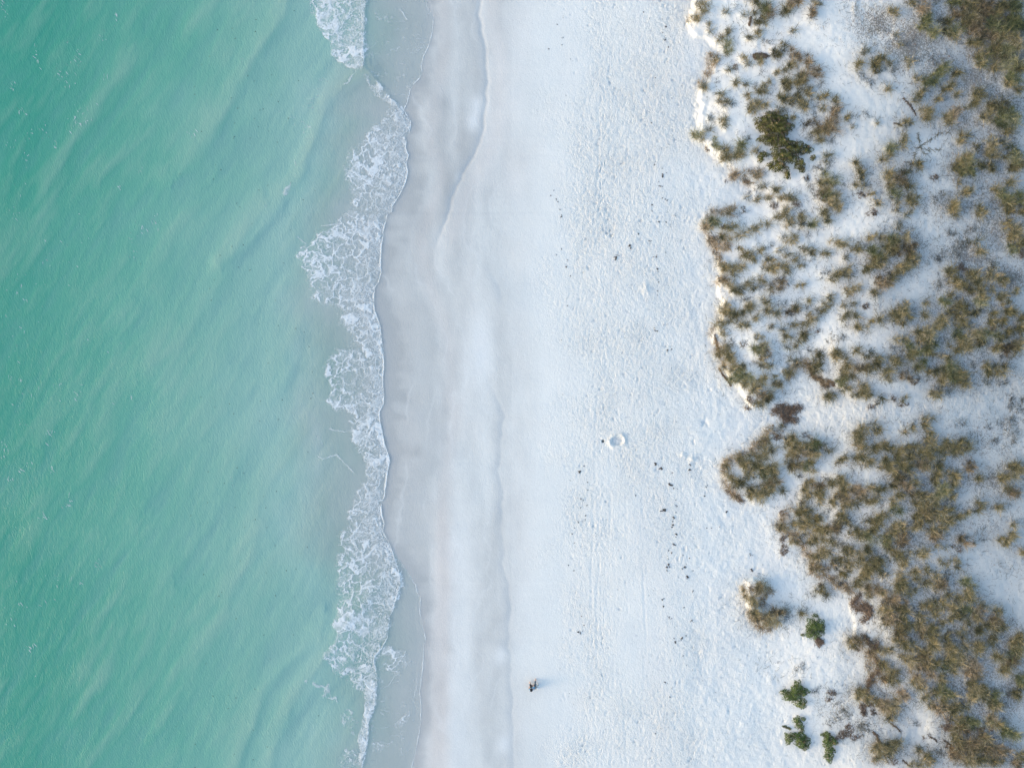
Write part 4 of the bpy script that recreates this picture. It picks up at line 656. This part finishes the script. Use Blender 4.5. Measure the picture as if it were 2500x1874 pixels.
# ------------------------------------------------------------------ leafy bushes
def bush(name, label, lobes, m, h, leaf, dens, root_px, grp, twig_m=M_BROWN):
    """lobes: photo px ellipses (x, y, rx, ry)"""
    g0 = G(*root_px); e = empty(name, g0)
    C1, F1, T1 = [], [], []; o = 0; tw = []
    for x, y, rx, ry in lobes:
        u0, v0, a, b = float(U(x)), float(V(y)), rx * 1.14 / 31.25, ry * 1.14 / 31.25
        hh_ = h * (.55 + .45 * min(a, b) / .5)
        n = int(a * b * math.pi * dens * 1.8) + 12
        r = rs.rand(n) ** .5; t = rs.rand(n) * 6.283; wob = 1 + .22 * np.sin(3 * t + x) + .12 * np.sin(7 * t + y)
        uu = u0 + a * r * np.cos(t) * wob; vv = v0 + b * r * np.sin(t) * wob
        lump = vn(uu, vv, .22, int(x) % 97)
        z = hh_ * (np.sqrt(np.clip(1 - r ** 2, 0, 1)) * .8 + .12) * (.35 + .65 * rs.rand(n) ** .4) * (.55 + .75 * lump)
        P = Gw(uu, vv); P[:, 2] += z
        nd = np.stack([np.cos(t) * r * .9 + rs.randn(n) * .35, np.sin(t) * r * .9 + rs.randn(n) * .35, np.full(n, 1.0)], 1); nd /= np.linalg.norm(nd, axis=1, keepdims=True)
        tx = np.cross(nd, np.stack([np.cos(t * 7), np.sin(t * 7), np.zeros(n)], 1)); tx /= np.linalg.norm(tx, axis=1, keepdims=True) + 1e-6; ty = np.cross(nd, tx)
        s = leaf * .72 * (.6 + .7 * rs.rand(n))[:, None]
        ring = [(1.0, 0), (.5, .62), (-.5, .62), (-1.0, 0), (-.5, -.62), (.5, -.62)]
        V6 = np.stack([P + tx * s * p + ty * s * q + nd * s * (.18 if abs(q) > 0 else 0) for p, q in ring], 1)
        i = np.arange(n)[:, None] * 6 + o
        f = np.concatenate([i + np.array([[0, 1, 2, 3]]), i + np.array([[0, 3, 4, 5]])], 0)
        C1.append(V6.reshape(-1, 3)); F1.append(f); o += n * 6
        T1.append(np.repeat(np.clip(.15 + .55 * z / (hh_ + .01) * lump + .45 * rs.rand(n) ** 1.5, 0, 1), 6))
        m_ = max(10, int(a * b * 60)); bt = rs.rand(m_) * 6.283; q_ = np.linspace(0, 1, 5)[None]
        c0 = Gw(np.full(m_, u0), np.full(m_, v0)); end = Gw(u0 + a * 1.05 * np.cos(bt), v0 + b * 1.05 * np.sin(bt))
        B = c0[:, None] * (1 - q_[..., None]) + end[:, None] * q_[..., None]; B[..., 2] += hh_ * .75 * np.sin(q_ * 2.2) ; B[..., 0] += .05 * np.sin(q_ * 9 + bt[:, None])
        tw.append(strands(B, .022 * (1 - .7 * q_) * np.ones((m_, 1)), np.full((m_, 5), .55) + (rs.rand(m_, 1) - .5) * .5))
    off = np.array(g0)
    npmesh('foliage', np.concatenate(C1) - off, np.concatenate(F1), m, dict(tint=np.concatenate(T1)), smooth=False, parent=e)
    c, f, t = merge(tw); npmesh('branches', c - off, f, twig_m, dict(tint=t), smooth=False, parent=e)
    return tag(e, label, 'bush', grp)
k5 = lambda L, ox, oy: [(ox + x / P5, oy + y / P5, a / P5, b / P5) for x, y, a, b in L]
GB = 'green bushes on the open sand'
bush('green_bush', 'star-shaped bright green bush on open sand, largest of the green bushes', k5([(1110,690,50,32),(1170,740,70,50),(1270,640,66,80),(1355,680,52,48),(1230,730,70,60),(1310,830,75,55)],1700,1554), M_LEAF, .55, .045, 620, (1938,1696), GB)
bush('green_bush', 'small ragged green bush between the star-shaped and two-lobed green bushes', k5([(1270,1040,46,44),(1350,1030,26,24),(1300,1110,52,46),(1335,1170,22,36)],1700,1554), M_LEAF, .35, .04, 600, (1950,1766), GB)
bush('green_bush', 'tiny sliver of green bush just left of the small ragged one', k5([(1115,1128,28,13),(1150,1145,30,14),(1180,1160,20,12)],1700,1554), M_LEAF, .15, .035, 600, (1920,1774), GB)
bush('green_bush', 'two-lobed green bush with a notch in its lower side, brownish left lobe', k5([(1160,1280,46,64),(1250,1240,56,42),(1330,1270,78,58),(1345,1350,82,58)],1700,1554), M_LEAF, .5, .045, 620, (1950,1804), GB)
bush('green_bush', 'tall thin green bush with a sandy gap, nearest the bottom edge', k5([(1600,1230,30,18),(1650,1240,45,46),(1650,1330,58,56),(1720,1310,44,46),(1690,1420,56,36),(1670,1510,52,62)],1700,1554), M_LEAF, .45, .045, 600, (2022,1816), GB)
k11 = lambda L: [(1850 + x / 11.055, 1480 + y / 11.055, a / 11.055, b / 11.055) for x, y, a, b in L]
bush('green_bush', 'lone round green bush with grey twigs showing, right of the hook-shaped hummock', k11([(1540,230,80,50),(1450,500,170,170),(1620,480,150,140),(1520,680,190,150),(1390,700,110,110),(1700,560,90,110)]), M_LEAF, .6, .042, 520, (1988,1530), GB, M_WIRY)
bush('sea_grape_bush', 'big dark olive bush with pale dead leaves, sprawling among the upper dune grass',
     k5([(1250,0,180,110),(1180,120,125,65),(1330,150,105,70),(1480,210,105,75),(1620,240,78,58),(1320,320,125,85),(1440,340,105,66),(1100,310,58,36),(1060,370,36,36),(1180,440,36,36),(1300,470,95,56),(1400,560,36,56),(1560,430,56,66),(1590,500,28,36),(1720,350,32,30),(1120,-80,120,80),(1300,-60,130,80),(1200,-160,110,60),(1340,-130,70,56)],1650,320), M_OLIVE, .7, .055, 430, (1895,345), None, M_BROWN)
bush('seedling', 'tiny green seedling left of the lone round green bush', k11([(1215,760,55,40)]), M_LEAF, .12, .03, 700, (1960,1549), None)
# ------------------------------------------------------------------ roots, sticks and wrack
def fibres(pts, wd, per_m, L, tb, seed):
    """a mat of short fibres following a line read off the photograph"""
    r = np.random.RandomState(seed); P = m2(pts); segs = list(zip(P[:-1], P[1:])); ln = [math.hypot(b[0] - a[0], b[1] - a[1]) for a, b in segs]
    n = max(20, int(sum(ln) * per_m)); q = r.choice(len(segs), n, p=np.array(ln) / sum(ln)); t = r.rand(n)
    A = np.array([s[0] for s in segs])[q]; Bq = np.array([s[1] for s in segs])[q]; X0 = A + (Bq - A) * t[:, None] + r.randn(n, 2) * wd * .5
    ang = np.arctan2(Bq[:, 1] - A[:, 1], Bq[:, 0] - A[:, 0]) + r.randn(n) * .8; l = L * (.4 + r.rand(n)); c = (r.rand(n) - .5) * 1.5
    K = np.zeros((n, 4, 3)); x, y = X0[:, 0] - np.cos(ang) * l / 2, X0[:, 1] - np.sin(ang) * l / 2; hz = wd * .5 * r.rand(n)
    for j in range(4):
        K[:, j] = Gw(x, y, .01); K[:, j, 2] += hz * (1 if 0 < j < 3 else .5); aa = ang + c * j / 3; x = x + np.cos(aa) * l / 3; y = y + np.sin(aa) * l / 3
    return strands(K, .018 * (.6 + r.rand(n, 1)) * np.ones((1, 4)), np.repeat(tb + (r.rand(n, 1) - .5) * .6, 4, 1))
def rootmat(name, label, cat, lines, wd=.16, per_m=150, L=.24, tb=.45, m=None, grp=None):
    parts = [fibres(l, wd, per_m, L, tb, 900 + i + int(l[0][0])) for i, l in enumerate(lines)]
    c, f, t = merge(parts); o_ = G(*lines[0][0]); o = npmesh(name, c - np.array(o_), f, m or M_BROWN, dict(tint=t), smooth=False, loc=o_)
    return tag(o, label, cat, grp)
q5 = lambda ox, oy, p: cr(ox, oy, P5, p)
rootmat('root_mat', 'brown mat of dead roots lying across the mouth of the white sand path', 'roots', [q5(1650,960,[(1220,240),(1290,210),(1320,165),(1400,190),(1460,230),(1520,175),(1590,190)]), q5(1650,960,[(1290,210),(1330,270),(1390,320),(1460,330),(1530,335)]), q5(1650,960,[(1400,190),(1440,240),(1390,320)])], .34, 210)
rootmat('exposed_root', 'brown zigzag root ridge edging a grassy dune lobe above the path', 'roots', [q5(1650,640,[(1660,1280),(1700,1350),(1730,1430),(1770,1480),(1830,1470),(1860,1550),(1920,1575),(1935,1500),(1965,1510),(2000,1560)])], .16, 190, .2, .4)
rootmat('exposed_root', 'brown horseshoe of roots around white sand, left of the lower thicket', 'roots', [q5(2075,1280,[(120,890),(60,940),(30,1000),(70,1070),(130,1050),(200,1040),(250,1090),(240,1150),(190,1170),(150,1230)]), q5(2075,1280,[(110,1000),(200,1010),(240,1110),(180,1090)])], .34, 220, .2, .5)
rootmat('root_mat', 'brown leaf-shaped root clump with a pointed tail in the upper dune', 'roots', [q5(1650,0,[(990,715),(1030,700),(1090,708),(1140,715)]), q5(1650,0,[(1000,730),(1080,730)])], .17, 900, .16, .4)
rootmat('exposed_root', 'thin brown tail root pointing right from the leaf-shaped root clump', 'roots', [q5(1650,0,[(1130,714),(1160,712),(1185,713)])], .04, 200, .15, .35)
rootmat('exposed_root', 'short upright brown root left of the big clump near the top edge', 'roots', [q5(1650,0,[(945,220),(940,270),(928,325)])], .09, 300, .14, .6)
rootmat('exposed_root', 'brown diagonal root strip at the foot of the pointed grassy spur', 'roots', [q5(1650,960,[(640,1230),(700,1260),(780,1320),(850,1370)])], .2, 150, .2, .5)
rootmat('exposed_root', 'grey-brown diagonal tangle of runners right of the bottom bare sand', 'roots', [q5(2075,1280,[(160,1380),(210,1450),(260,1520),(350,1590)]), q5(2075,1280,[(330,1480),(350,1560),(270,1600)])], .26, 110, .3, .3)
rootmat('exposed_root', 'short brown runner on the sand left of the diagonal tangle', 'roots', [q5(2075,1280,[(20,1530),(60,1560),(110,1590)])], .1, 100, .22, .3)
rootmat('exposed_root', 'brown root edge running down the left rim of the lower thicket', 'roots', [q5(2075,1554,[(250,190),(320,260),(360,350),(370,430),(270,490),(230,560),(230,640),(190,690)])], .24, 180, .2, .5)
rootmat('exposed_root', 'brown root line edging the steep dune face above the path mouth', 'roots', [q5(1650,640,[(545,1340),(590,1420),(640,1480),(700,1570)])], .08, 120, .18, .4)
rootmat('exposed_root', 'thin brown root hanging on the steep sandy dune face', 'roots', [q5(1650,640,[(490,920),(520,1040),(560,1150)])], .08, 120, .18, .45)
rootmat('fallen_branch', 'fallen pale grey branch with forked twigs on bare sand, upper right', 'branch', [q5(2075,320,[(880,190),(960,150),(1050,90),(1120,30),(1240,20)]), q5(2075,320,[(880,190),(920,270),(1000,310)]), q5(2075,320,[(880,190),(820,290),(810,360)]), q5(2075,320,[(850,0),(880,150)]), q5(2075,320,[(960,240),(1050,240),(1150,235)])], .03, 14, .5, .7, M_WIRY)
rootmat('driftwood_stick', 'dark thin stick slanting beside the speckled litter, upper right', 'stick', [q5(2075,0,[(670,1240),(740,1310),(800,1390),(830,1450)])], .03, 40, .3, .25)
rootmat('driftwood_stick', 'short dark stick touching a tawny clump left of the fallen branch', 'stick', [q5(2075,0,[(550,1560),(600,1565),(650,1590)])], .035, 60, .2, .2)
rootmat('driftwood_stick', 'brown stick trailing down right from a straw clump at lower right', 'stick', [q5(2075,1554,[(520,1090),(600,1150),(650,1210)])], .035, 60, .25, .45)
rootmat('driftwood_stick', 'dark curved stick on the bare sand tongue at lower right', 'stick', [q5(2075,1554,[(1010,1260),(1070,1290),(1110,1330)])], .03, 50, .25, .2)
rootmat('driftwood_stick', 'forked dark twig at the right end of the bare sand tongue', 'stick', [q5(2075,1554,[(1180,1300),(1240,1340),(1290,1370)]), q5(2075,1554,[(1240,1340),(1210,1400)])], .03, 50, .25, .25)
rootmat('driftwood_stick', 'dark curved twig near the bottom edge below the bare sand tongue', 'stick', [q5(2075,1554,[(660,1550),(700,1580),(740,1620)])], .03, 50, .25, .2)
rootmat('exposed_root', 'brown root hook on the white sand above a straw clump, bottom right', 'roots', [q5(2075,1554,[(290,1200),(340,1240),(350,1290),(380,1330)])], .08, 260, .16, .5)
rootmat('root_mat', 'round brown root ball just below the lone round green bush', 'roots', [[(1994.5,1558),(1999,1563),(2003,1567)],[(1997,1571),(2004,1567)]], .24, 900, .14, .5)
# seaweed and debris left in two ragged lines along the dry beach
WR = [(1200,400,"1355,345,2;1355,400,1;1050,790,3;1075,775,1;1165,690,3;1240,590,2;1400,885,2;1405,910,1;1410,995,1;1395,1410,3;1455,1355,1;590,445,2;578,385,1;500,268,1;545,765,1;630,870,2;590,720,1;640,810,1;640,1195,1;590,1485,1;525,225,1;545,295,1;560,320,1;665,945,1;1445,95,3;1425,190,2;1465,300,1;1480,310,1;1440,290,1;1330,650,2;1390,785,2;1470,750,1;1400,1110,1;1400,1070,1;1485,1570,2;1520,1562,1;1410,490,2;1475,495,1;1375,10,2;1440,40,1;1410,150,1;1550,440,1"),
      (1200,1100,"745,175,3;780,130,1;810,265,1;810,330,1;755,405,2;772,415,1;750,480,1;805,460,1;795,545,1;735,605,1;790,580,1;700,650,1;680,700,1;700,775,1;648,965,1;695,1010,1;760,1395,1;780,1470,1;750,1535,3;1385,115,3;1435,150,4;1525,185,2;1670,115,2;1675,160,3;1510,290,4;1565,320,1;1460,500,4;1555,415,1;1555,460,2;1555,520,1;1535,560,3;1530,625,3;1560,705,3;1540,790,2;1490,835,1;1520,860,2;1490,910,1;1495,960,3;1480,1010,2;1810,305,2;1795,380,2;1630,980,3;1700,1010,1;1655,1065,3;1815,650,1;1855,650,1;1925,640,1;1615,880,1;1670,905,1;1440,1255,2;1450,1310,2;1500,1400,2;1520,1412,1;1625,1320,1;1690,1430,2;1550,1610,3;1605,1580,3;1640,1560,1;1215,378,1;1985,510,2;1700,1180,2;2185,880,2;2190,1000,3"),
      (1250,0,"1280,330,0")]
MW, tW_, bW_ = mat('dried_seaweed', .9, .1); tW_.links.new(ramp(tW_, noise(tW_, 30, 2), [(.3, (.04, .038, .037)), (.7, (.14, .12, .105))]), bW_.inputs['Base Color'])
def wrack(px, py, s, seed):
    """one dried seaweed heap: a crumpled low clod with ragged arms"""
    r = np.random.RandomState(seed); g0 = G(px, py); R0 = .032 + .030 * s; n = 18; C_, F_ = [], []; o = 0
    for k in range(1 + s):
        cx, cy = (r.randn(2) * R0 * 1.0) if k else (0, 0); rr = R0 * (.8 if k == 0 else r.uniform(.3, .65)); st = r.uniform(.3, .9); th = r.rand() * 3.1
        pts = []
        for j, (q, z) in enumerate(((1.0, -.02), (.85, .25), (.5, .45), (.12, .5))):
            for i in range(n):
                a = i / n * 6.283; w_ = q * rr * (1 + .28 * math.sin(3 * a + seed) + .3 * (r.rand() - .5))
                x, y = w_ * math.cos(a), w_ * st * math.sin(a); pts.append((cx + x * math.cos(th) - y * math.sin(th), cy + x * math.sin(th) + y * math.cos(th), z * rr * (.7 + .6 * r.rand())))
        C_.append(np.array(pts)); ii = np.arange(n); jn = (ii + 1) % n
        for j in range(3): F_.append(np.stack([o + j * n + ii, o + j * n + jn, o + (j + 1) * n + jn, o + (j + 1) * n + ii], 1))
        o += 4 * n
    return npmesh('seaweed_clump', np.concatenate(C_), np.concatenate(F_), MW, smooth=False, loc=g0)
sd = 1
for ox, oy, s in WR:
    for e in s.split(';'):
        x, y, z = [float(q) for q in e.split(',')]; sd += 1
        if z == 0: continue
        px, py = ox + x / S, oy + y / S
        o = wrack(px, py, int(z), sd); tag(o, None, 'seaweed', 'dried seaweed washed up on the dry beach')
        items.append((o, px, py, {1: 'tiny dark speck of dried seaweed', 2: 'small dark scrap of dried seaweed', 3: 'dark lump of dried seaweed', 4: 'big dark heap of dried seaweed'}[int(z)]))
for i, (px, py, z) in enumerate([(1624,98,2),(1618,80,1),(1586,45,1),(1375,92,1),(1372,110,1),(1626,66,2),(1632,115,1),(1571,30,1),(1360,60,1),(1600,190,1),(1340,120,1),(1640,240,1),(1590,300,1),(1635,1700,1),(1625,1665,2),(1640,1680,1),(1600,1790,1),(1440,1700,1),(1668,1600,1)]):
    o = wrack(px, py, z, 400 + i); tag(o, None, 'seaweed', 'dried seaweed washed up on the dry beach'); items.append((o, px, py, {1: 'tiny dark speck of dried seaweed', 2: 'small dark scrap of dried seaweed'}[z]))
fw = np.exp(-((gu - U(1625) - (fbm(gu * 0, gv, 5, 501) - .5) * 4) / .9) ** 2) * .5 + np.exp(-((gu - U(1385) - (fbm(gu * 0, gv, 6, 503) - .5) * 3) / .45) ** 2) * .35 + .045 * sstep(float(U(1400)), float(U(1500)), gu) * (gu < 19) + .10 * sstep(float(U(1600)), float(U(1700)), gu)
u_, v_, r_ = scatter(9000, fw * fbm(gu, gv, 1.2, 507, 3), 41, 3, 24)
co_, f_, t_ = twig_mesh(u_, v_, r_, .02, .14, .020, .25, .03)
tag(npmesh('beach_debris', co_, f_, M_WIRY, dict(tint=t_), smooth=False), 'crumbs of dried seaweed and twig bits sprinkled over the dry sand', 'beach debris', kind='stuff')
label_all(items)
rw = np.random.RandomState(12); nw = 130; wx = U(600 + 130 * rw.randn(nw) * .7 + 30); wy = V(rw.uniform(0, 1874, nw)); zz = seaz(wx, wy) + .012
aa_ = rw.rand(nw) * 6.283; PW = np.stack([np.stack([wx + np.cos(aa_ + .7 * j) * .03 * j, wy + np.sin(aa_ + .7 * j) * .03 * j, zz], 1) for j in range(4)], 1)
co_, f_, t_ = strands(PW, .03 * (.5 + rw.rand(nw, 1)) * np.array([[.6, 1, .9, .3]]), np.full((nw, 4), .15))
tag(npmesh('drifting_weed', co_, f_, M_WIRY, dict(tint=t_), smooth=False), 'tiny dark scraps of weed adrift in the shallows', 'seaweed', kind='stuff')
# specks of weed adrift under the shallows and glints of broken water far out
# ------------------------------------------------------------------ the seated person and their things
def skin(name, nodes, edges, m, parent, root=0, sub=2):
    me = bpy.data.meshes.new(name); me.from_pydata([n[:3] for n in nodes], edges, []); me.materials.append(m)
    o = bpy.data.objects.new(name, me); C.objects.link(o); o.parent = parent
    md = o.modifiers.new('Skin', 'SKIN'); md.use_smooth_shade = True
    for i, n in enumerate(nodes):
        sv_ = me.skin_vertices[0].data[i]; sv_.radius = (n[3], n[4] if len(n) > 4 else n[3]); sv_.use_root = i == root
    sb = o.modifiers.new('Sub', 'SUBSURF'); sb.levels = sub; sb.render_levels = sub
    return o
def flat(name, col, rough=.8):
    m, t, b = mat(name, rough, .3); nz = noise(t, 60, 3); t.links.new(mixc(t, nz, tuple(c * .85 for c in col), tuple(min(1, c * 1.12) for c in col)), b.inputs['Base Color']); return m
MS = flat('skin', (.50, .31, .24), .6); MB = flat('blue_cotton', (.17, .33, .47)); MT = flat('grey_denim', (.10, .12, .135)); MH = flat('dark_hair', (.012, .012, .016), .6); MK = flat('black_plastic', (.02, .02, .022), .4); MWH = flat('white_canvas', (.80, .80, .80), .7)
pg = G(1302, 1677); pr = empty('person', pg)
tag(pr, 'person in pale blue top and grey trousers sitting barefoot, leaning over a controller', 'person')
def vadd(a, b, k=1): return tuple(a[i] + b[i] * k for i in range(3))
nodes = [(0,0,.13,.12,.11),(-.05,.05,.32,.12,.10),(-.11,.09,.48,.13,.10),(-.145,.105,.58,.055),(-.165,.12,.645,.05),(-.19,.135,.72,.082,.09),(-.20,.14,.80,.07,.075),
         (-.255,.0,.52,.055),(-.35,.13,.37,.042),(-.27,.26,.415,.032),(.03,.17,.52,.055),(.01,.34,.38,.042),(-.12,.345,.415,.032),
         (-.09,-.04,.12,.09),(-.22,.22,.38,.065),(-.25,.37,.08,.042),(-.29,.47,.035,.035,.02),(.09,.05,.12,.09),(.12,.33,.36,.065),(.17,.60,.07,.042),(.20,.70,.035,.035,.02),(-.225,.155,.735,.02)]
edges = [(0,1),(1,2),(2,3),(3,4),(4,5),(5,6),(2,7),(7,8),(8,9),(2,10),(10,11),(11,12),(0,13),(13,14),(14,15),(15,16),(0,17),(17,18),(18,19),(19,20),(5,21)]
for hnd, sx_, th_ in ((9, 1, (.015,.045,.02)), (12, -1, (-.015,.045,.02))):
    h0 = nodes[hnd][:3]
    for i, (l, k) in enumerate(((.040, -.018), (.048, -.006), (.045, .006), (.034, .018))):
        a = (h0[0] + sx_ * l * .5, h0[1] + k, h0[2] + .015, .009); b = (h0[0] + sx_ * l * .9, h0[1] + k, h0[2] - .012, .008); nodes += [a, b]; edges += [(hnd, len(nodes) - 2), (len(nodes) - 2, len(nodes) - 1)]
    nodes.append((h0[0] + th_[0], h0[1] + th_[1] * .6, h0[2] + th_[2], .010)); edges.append((hnd, len(nodes) - 1))
skin('body', nodes, edges, MS, pr)
skin('shirt', [(0,0,.17,.145,.13),(-.05,.05,.33,.15,.125),(-.11,.09,.48,.155,.115),(-.14,.10,.555,.07),(-.255,.0,.52,.075),(-.32,.09,.42,.062),(.03,.17,.52,.075),(.018,.27,.44,.062)], [(0,1),(1,2),(2,3),(2,4),(4,5),(2,6),(6,7)], MB, pr)
skin('trousers', [(0,0,.12,.14,.12),(-.09,-.02,.12,.105),(-.22,.22,.38,.082),(-.245,.335,.15,.062),(.09,.06,.12,.105),(.12,.33,.36,.082),(.16,.56,.12,.062)], [(0,1),(1,2),(2,3),(0,4),(4,5),(5,6)], MT, pr)
def lathe(name, prof, m, parent=None, loc=(0,0,0), n=20, sc=(1,1,1), noise_=0, seed=0):
    r = np.random.RandomState(seed); P = []
    for rad, z in prof:
        for i in range(n):
            a = i / n * 6.283; k = 1 + noise_ * (r.rand() - .5); P.append((rad * k * math.cos(a) * sc[0], rad * k * math.sin(a) * sc[1], z * sc[2]))
    ii = np.arange(n); jn = (ii + 1) % n; F = [np.stack([j * n + ii, j * n + jn, (j + 1) * n + jn, (j + 1) * n + ii], 1) for j in range(len(prof) - 1)]
    return npmesh(name, np.array(P), np.concatenate(F), m, parent=parent, loc=loc)
lathe('hair', [(.085,-.11),(.105,-.05),(.11,.0),(.10,.05),(.072,.088),(.03,.105),(.001,.108)], MH, pr, (-.18,.12,.76), 22, (1,1.15,1), .12, 3)
# hand controller with its two sticks and a phone clipped above
def bm_obj(name, boxes, m, parent=None, loc=(0,0,0), bev=.006, rz=0):
    import bmesh
    bm = bmesh.new()
    for (cx, cy, cz, sx_, sy_, sz_) in boxes:
        g = bmesh.ops.create_cube(bm, size=1)['verts']
        for v in g: v.co = Vector((v.co.x * sx_ + cx, v.co.y * sy_ + cy, v.co.z * sz_ + cz))
    bmesh.ops.bevel(bm, geom=bm.edges[:], offset=bev, segments=2, affect='EDGES')
    me = bpy.data.meshes.new(name); bm.to_mesh(me); bm.free(); me.materials.append(m)
    o = bpy.data.objects.new(name, me); C.objects.link(o); o.parent = parent; o.location = loc; o.rotation_euler = (0, 0, rz); return o
ce = empty('controller', pg + Vector((-.195, .31, .43)), R(25)); tag(ce, 'black handheld controller with phone held in the seated person\'s hands', 'controller')
bm_obj('casing', [(0,0,0,.15,.09,.035),(-.062,-.03,-.005,.03,.06,.045),(.062,-.03,-.005,.03,.06,.045)], MK, ce)
bm_obj('phone', [(0,.085,.03,.15,.072,.009)], flat('phone_glass', (.03,.035,.045), .15), ce, bev=.003)
for s_ in (-1, 1): lathe('stick', [(.004,0),(.004,.018),(.009,.02),(.009,.024),(.001,.025)], MK, ce, (s_*.035,.01,.017), 10)
def shoe(px, py, rz, label):
    e = empty('sneaker', G(px, py), rz); tag(e, label, 'shoe', 'white sneakers beside the seated person')
    # sole outline lofted: toe at +x
    out = [(-.14,.0),(-.12,.035),(-.04,.035),(.05,.05),(.11,.045),(.145,.0),(.11,-.045),(.05,-.05),(-.04,-.035),(-.12,-.035)]
    def loft(levels, m, nm, closed=True):
        P = []; n = len(out)
        for z, k, tx in levels:
            for x, y in out: P.append((x * k + tx, y * k, z))
        ii = np.arange(n); jn = (ii + 1) % n
        F = [np.stack([j * n + ii, j * n + jn, (j + 1) * n + jn, (j + 1) * n + ii], 1) for j in range(len(levels) - 1)]
        return npmesh(nm, np.array(P), np.concatenate(F), m, parent=e)
    loft([(0, 1.0, 0), (.025, 1.03, 0), (.03, .98, 0)], MWH, 'sole')
    u_ = loft([(.028, .97, 0), (.055, .92, -.003), (.075, .74, -.02), (.088, .56, -.038), (.09, .46, -.048)], MWH, 'upper')
    loft([(.089, .47, -.048), (.06, .40, -.048), (.045, .02, -.048)], MK, 'lining')
    return e
shoe(1315.0, 1671.0, R(-72), 'white sneaker farther from the seated person, toe pointing down the photo')
shoe(1311.6, 1676.5, R(-58), 'white sneaker nearer the seated person, slightly turned')
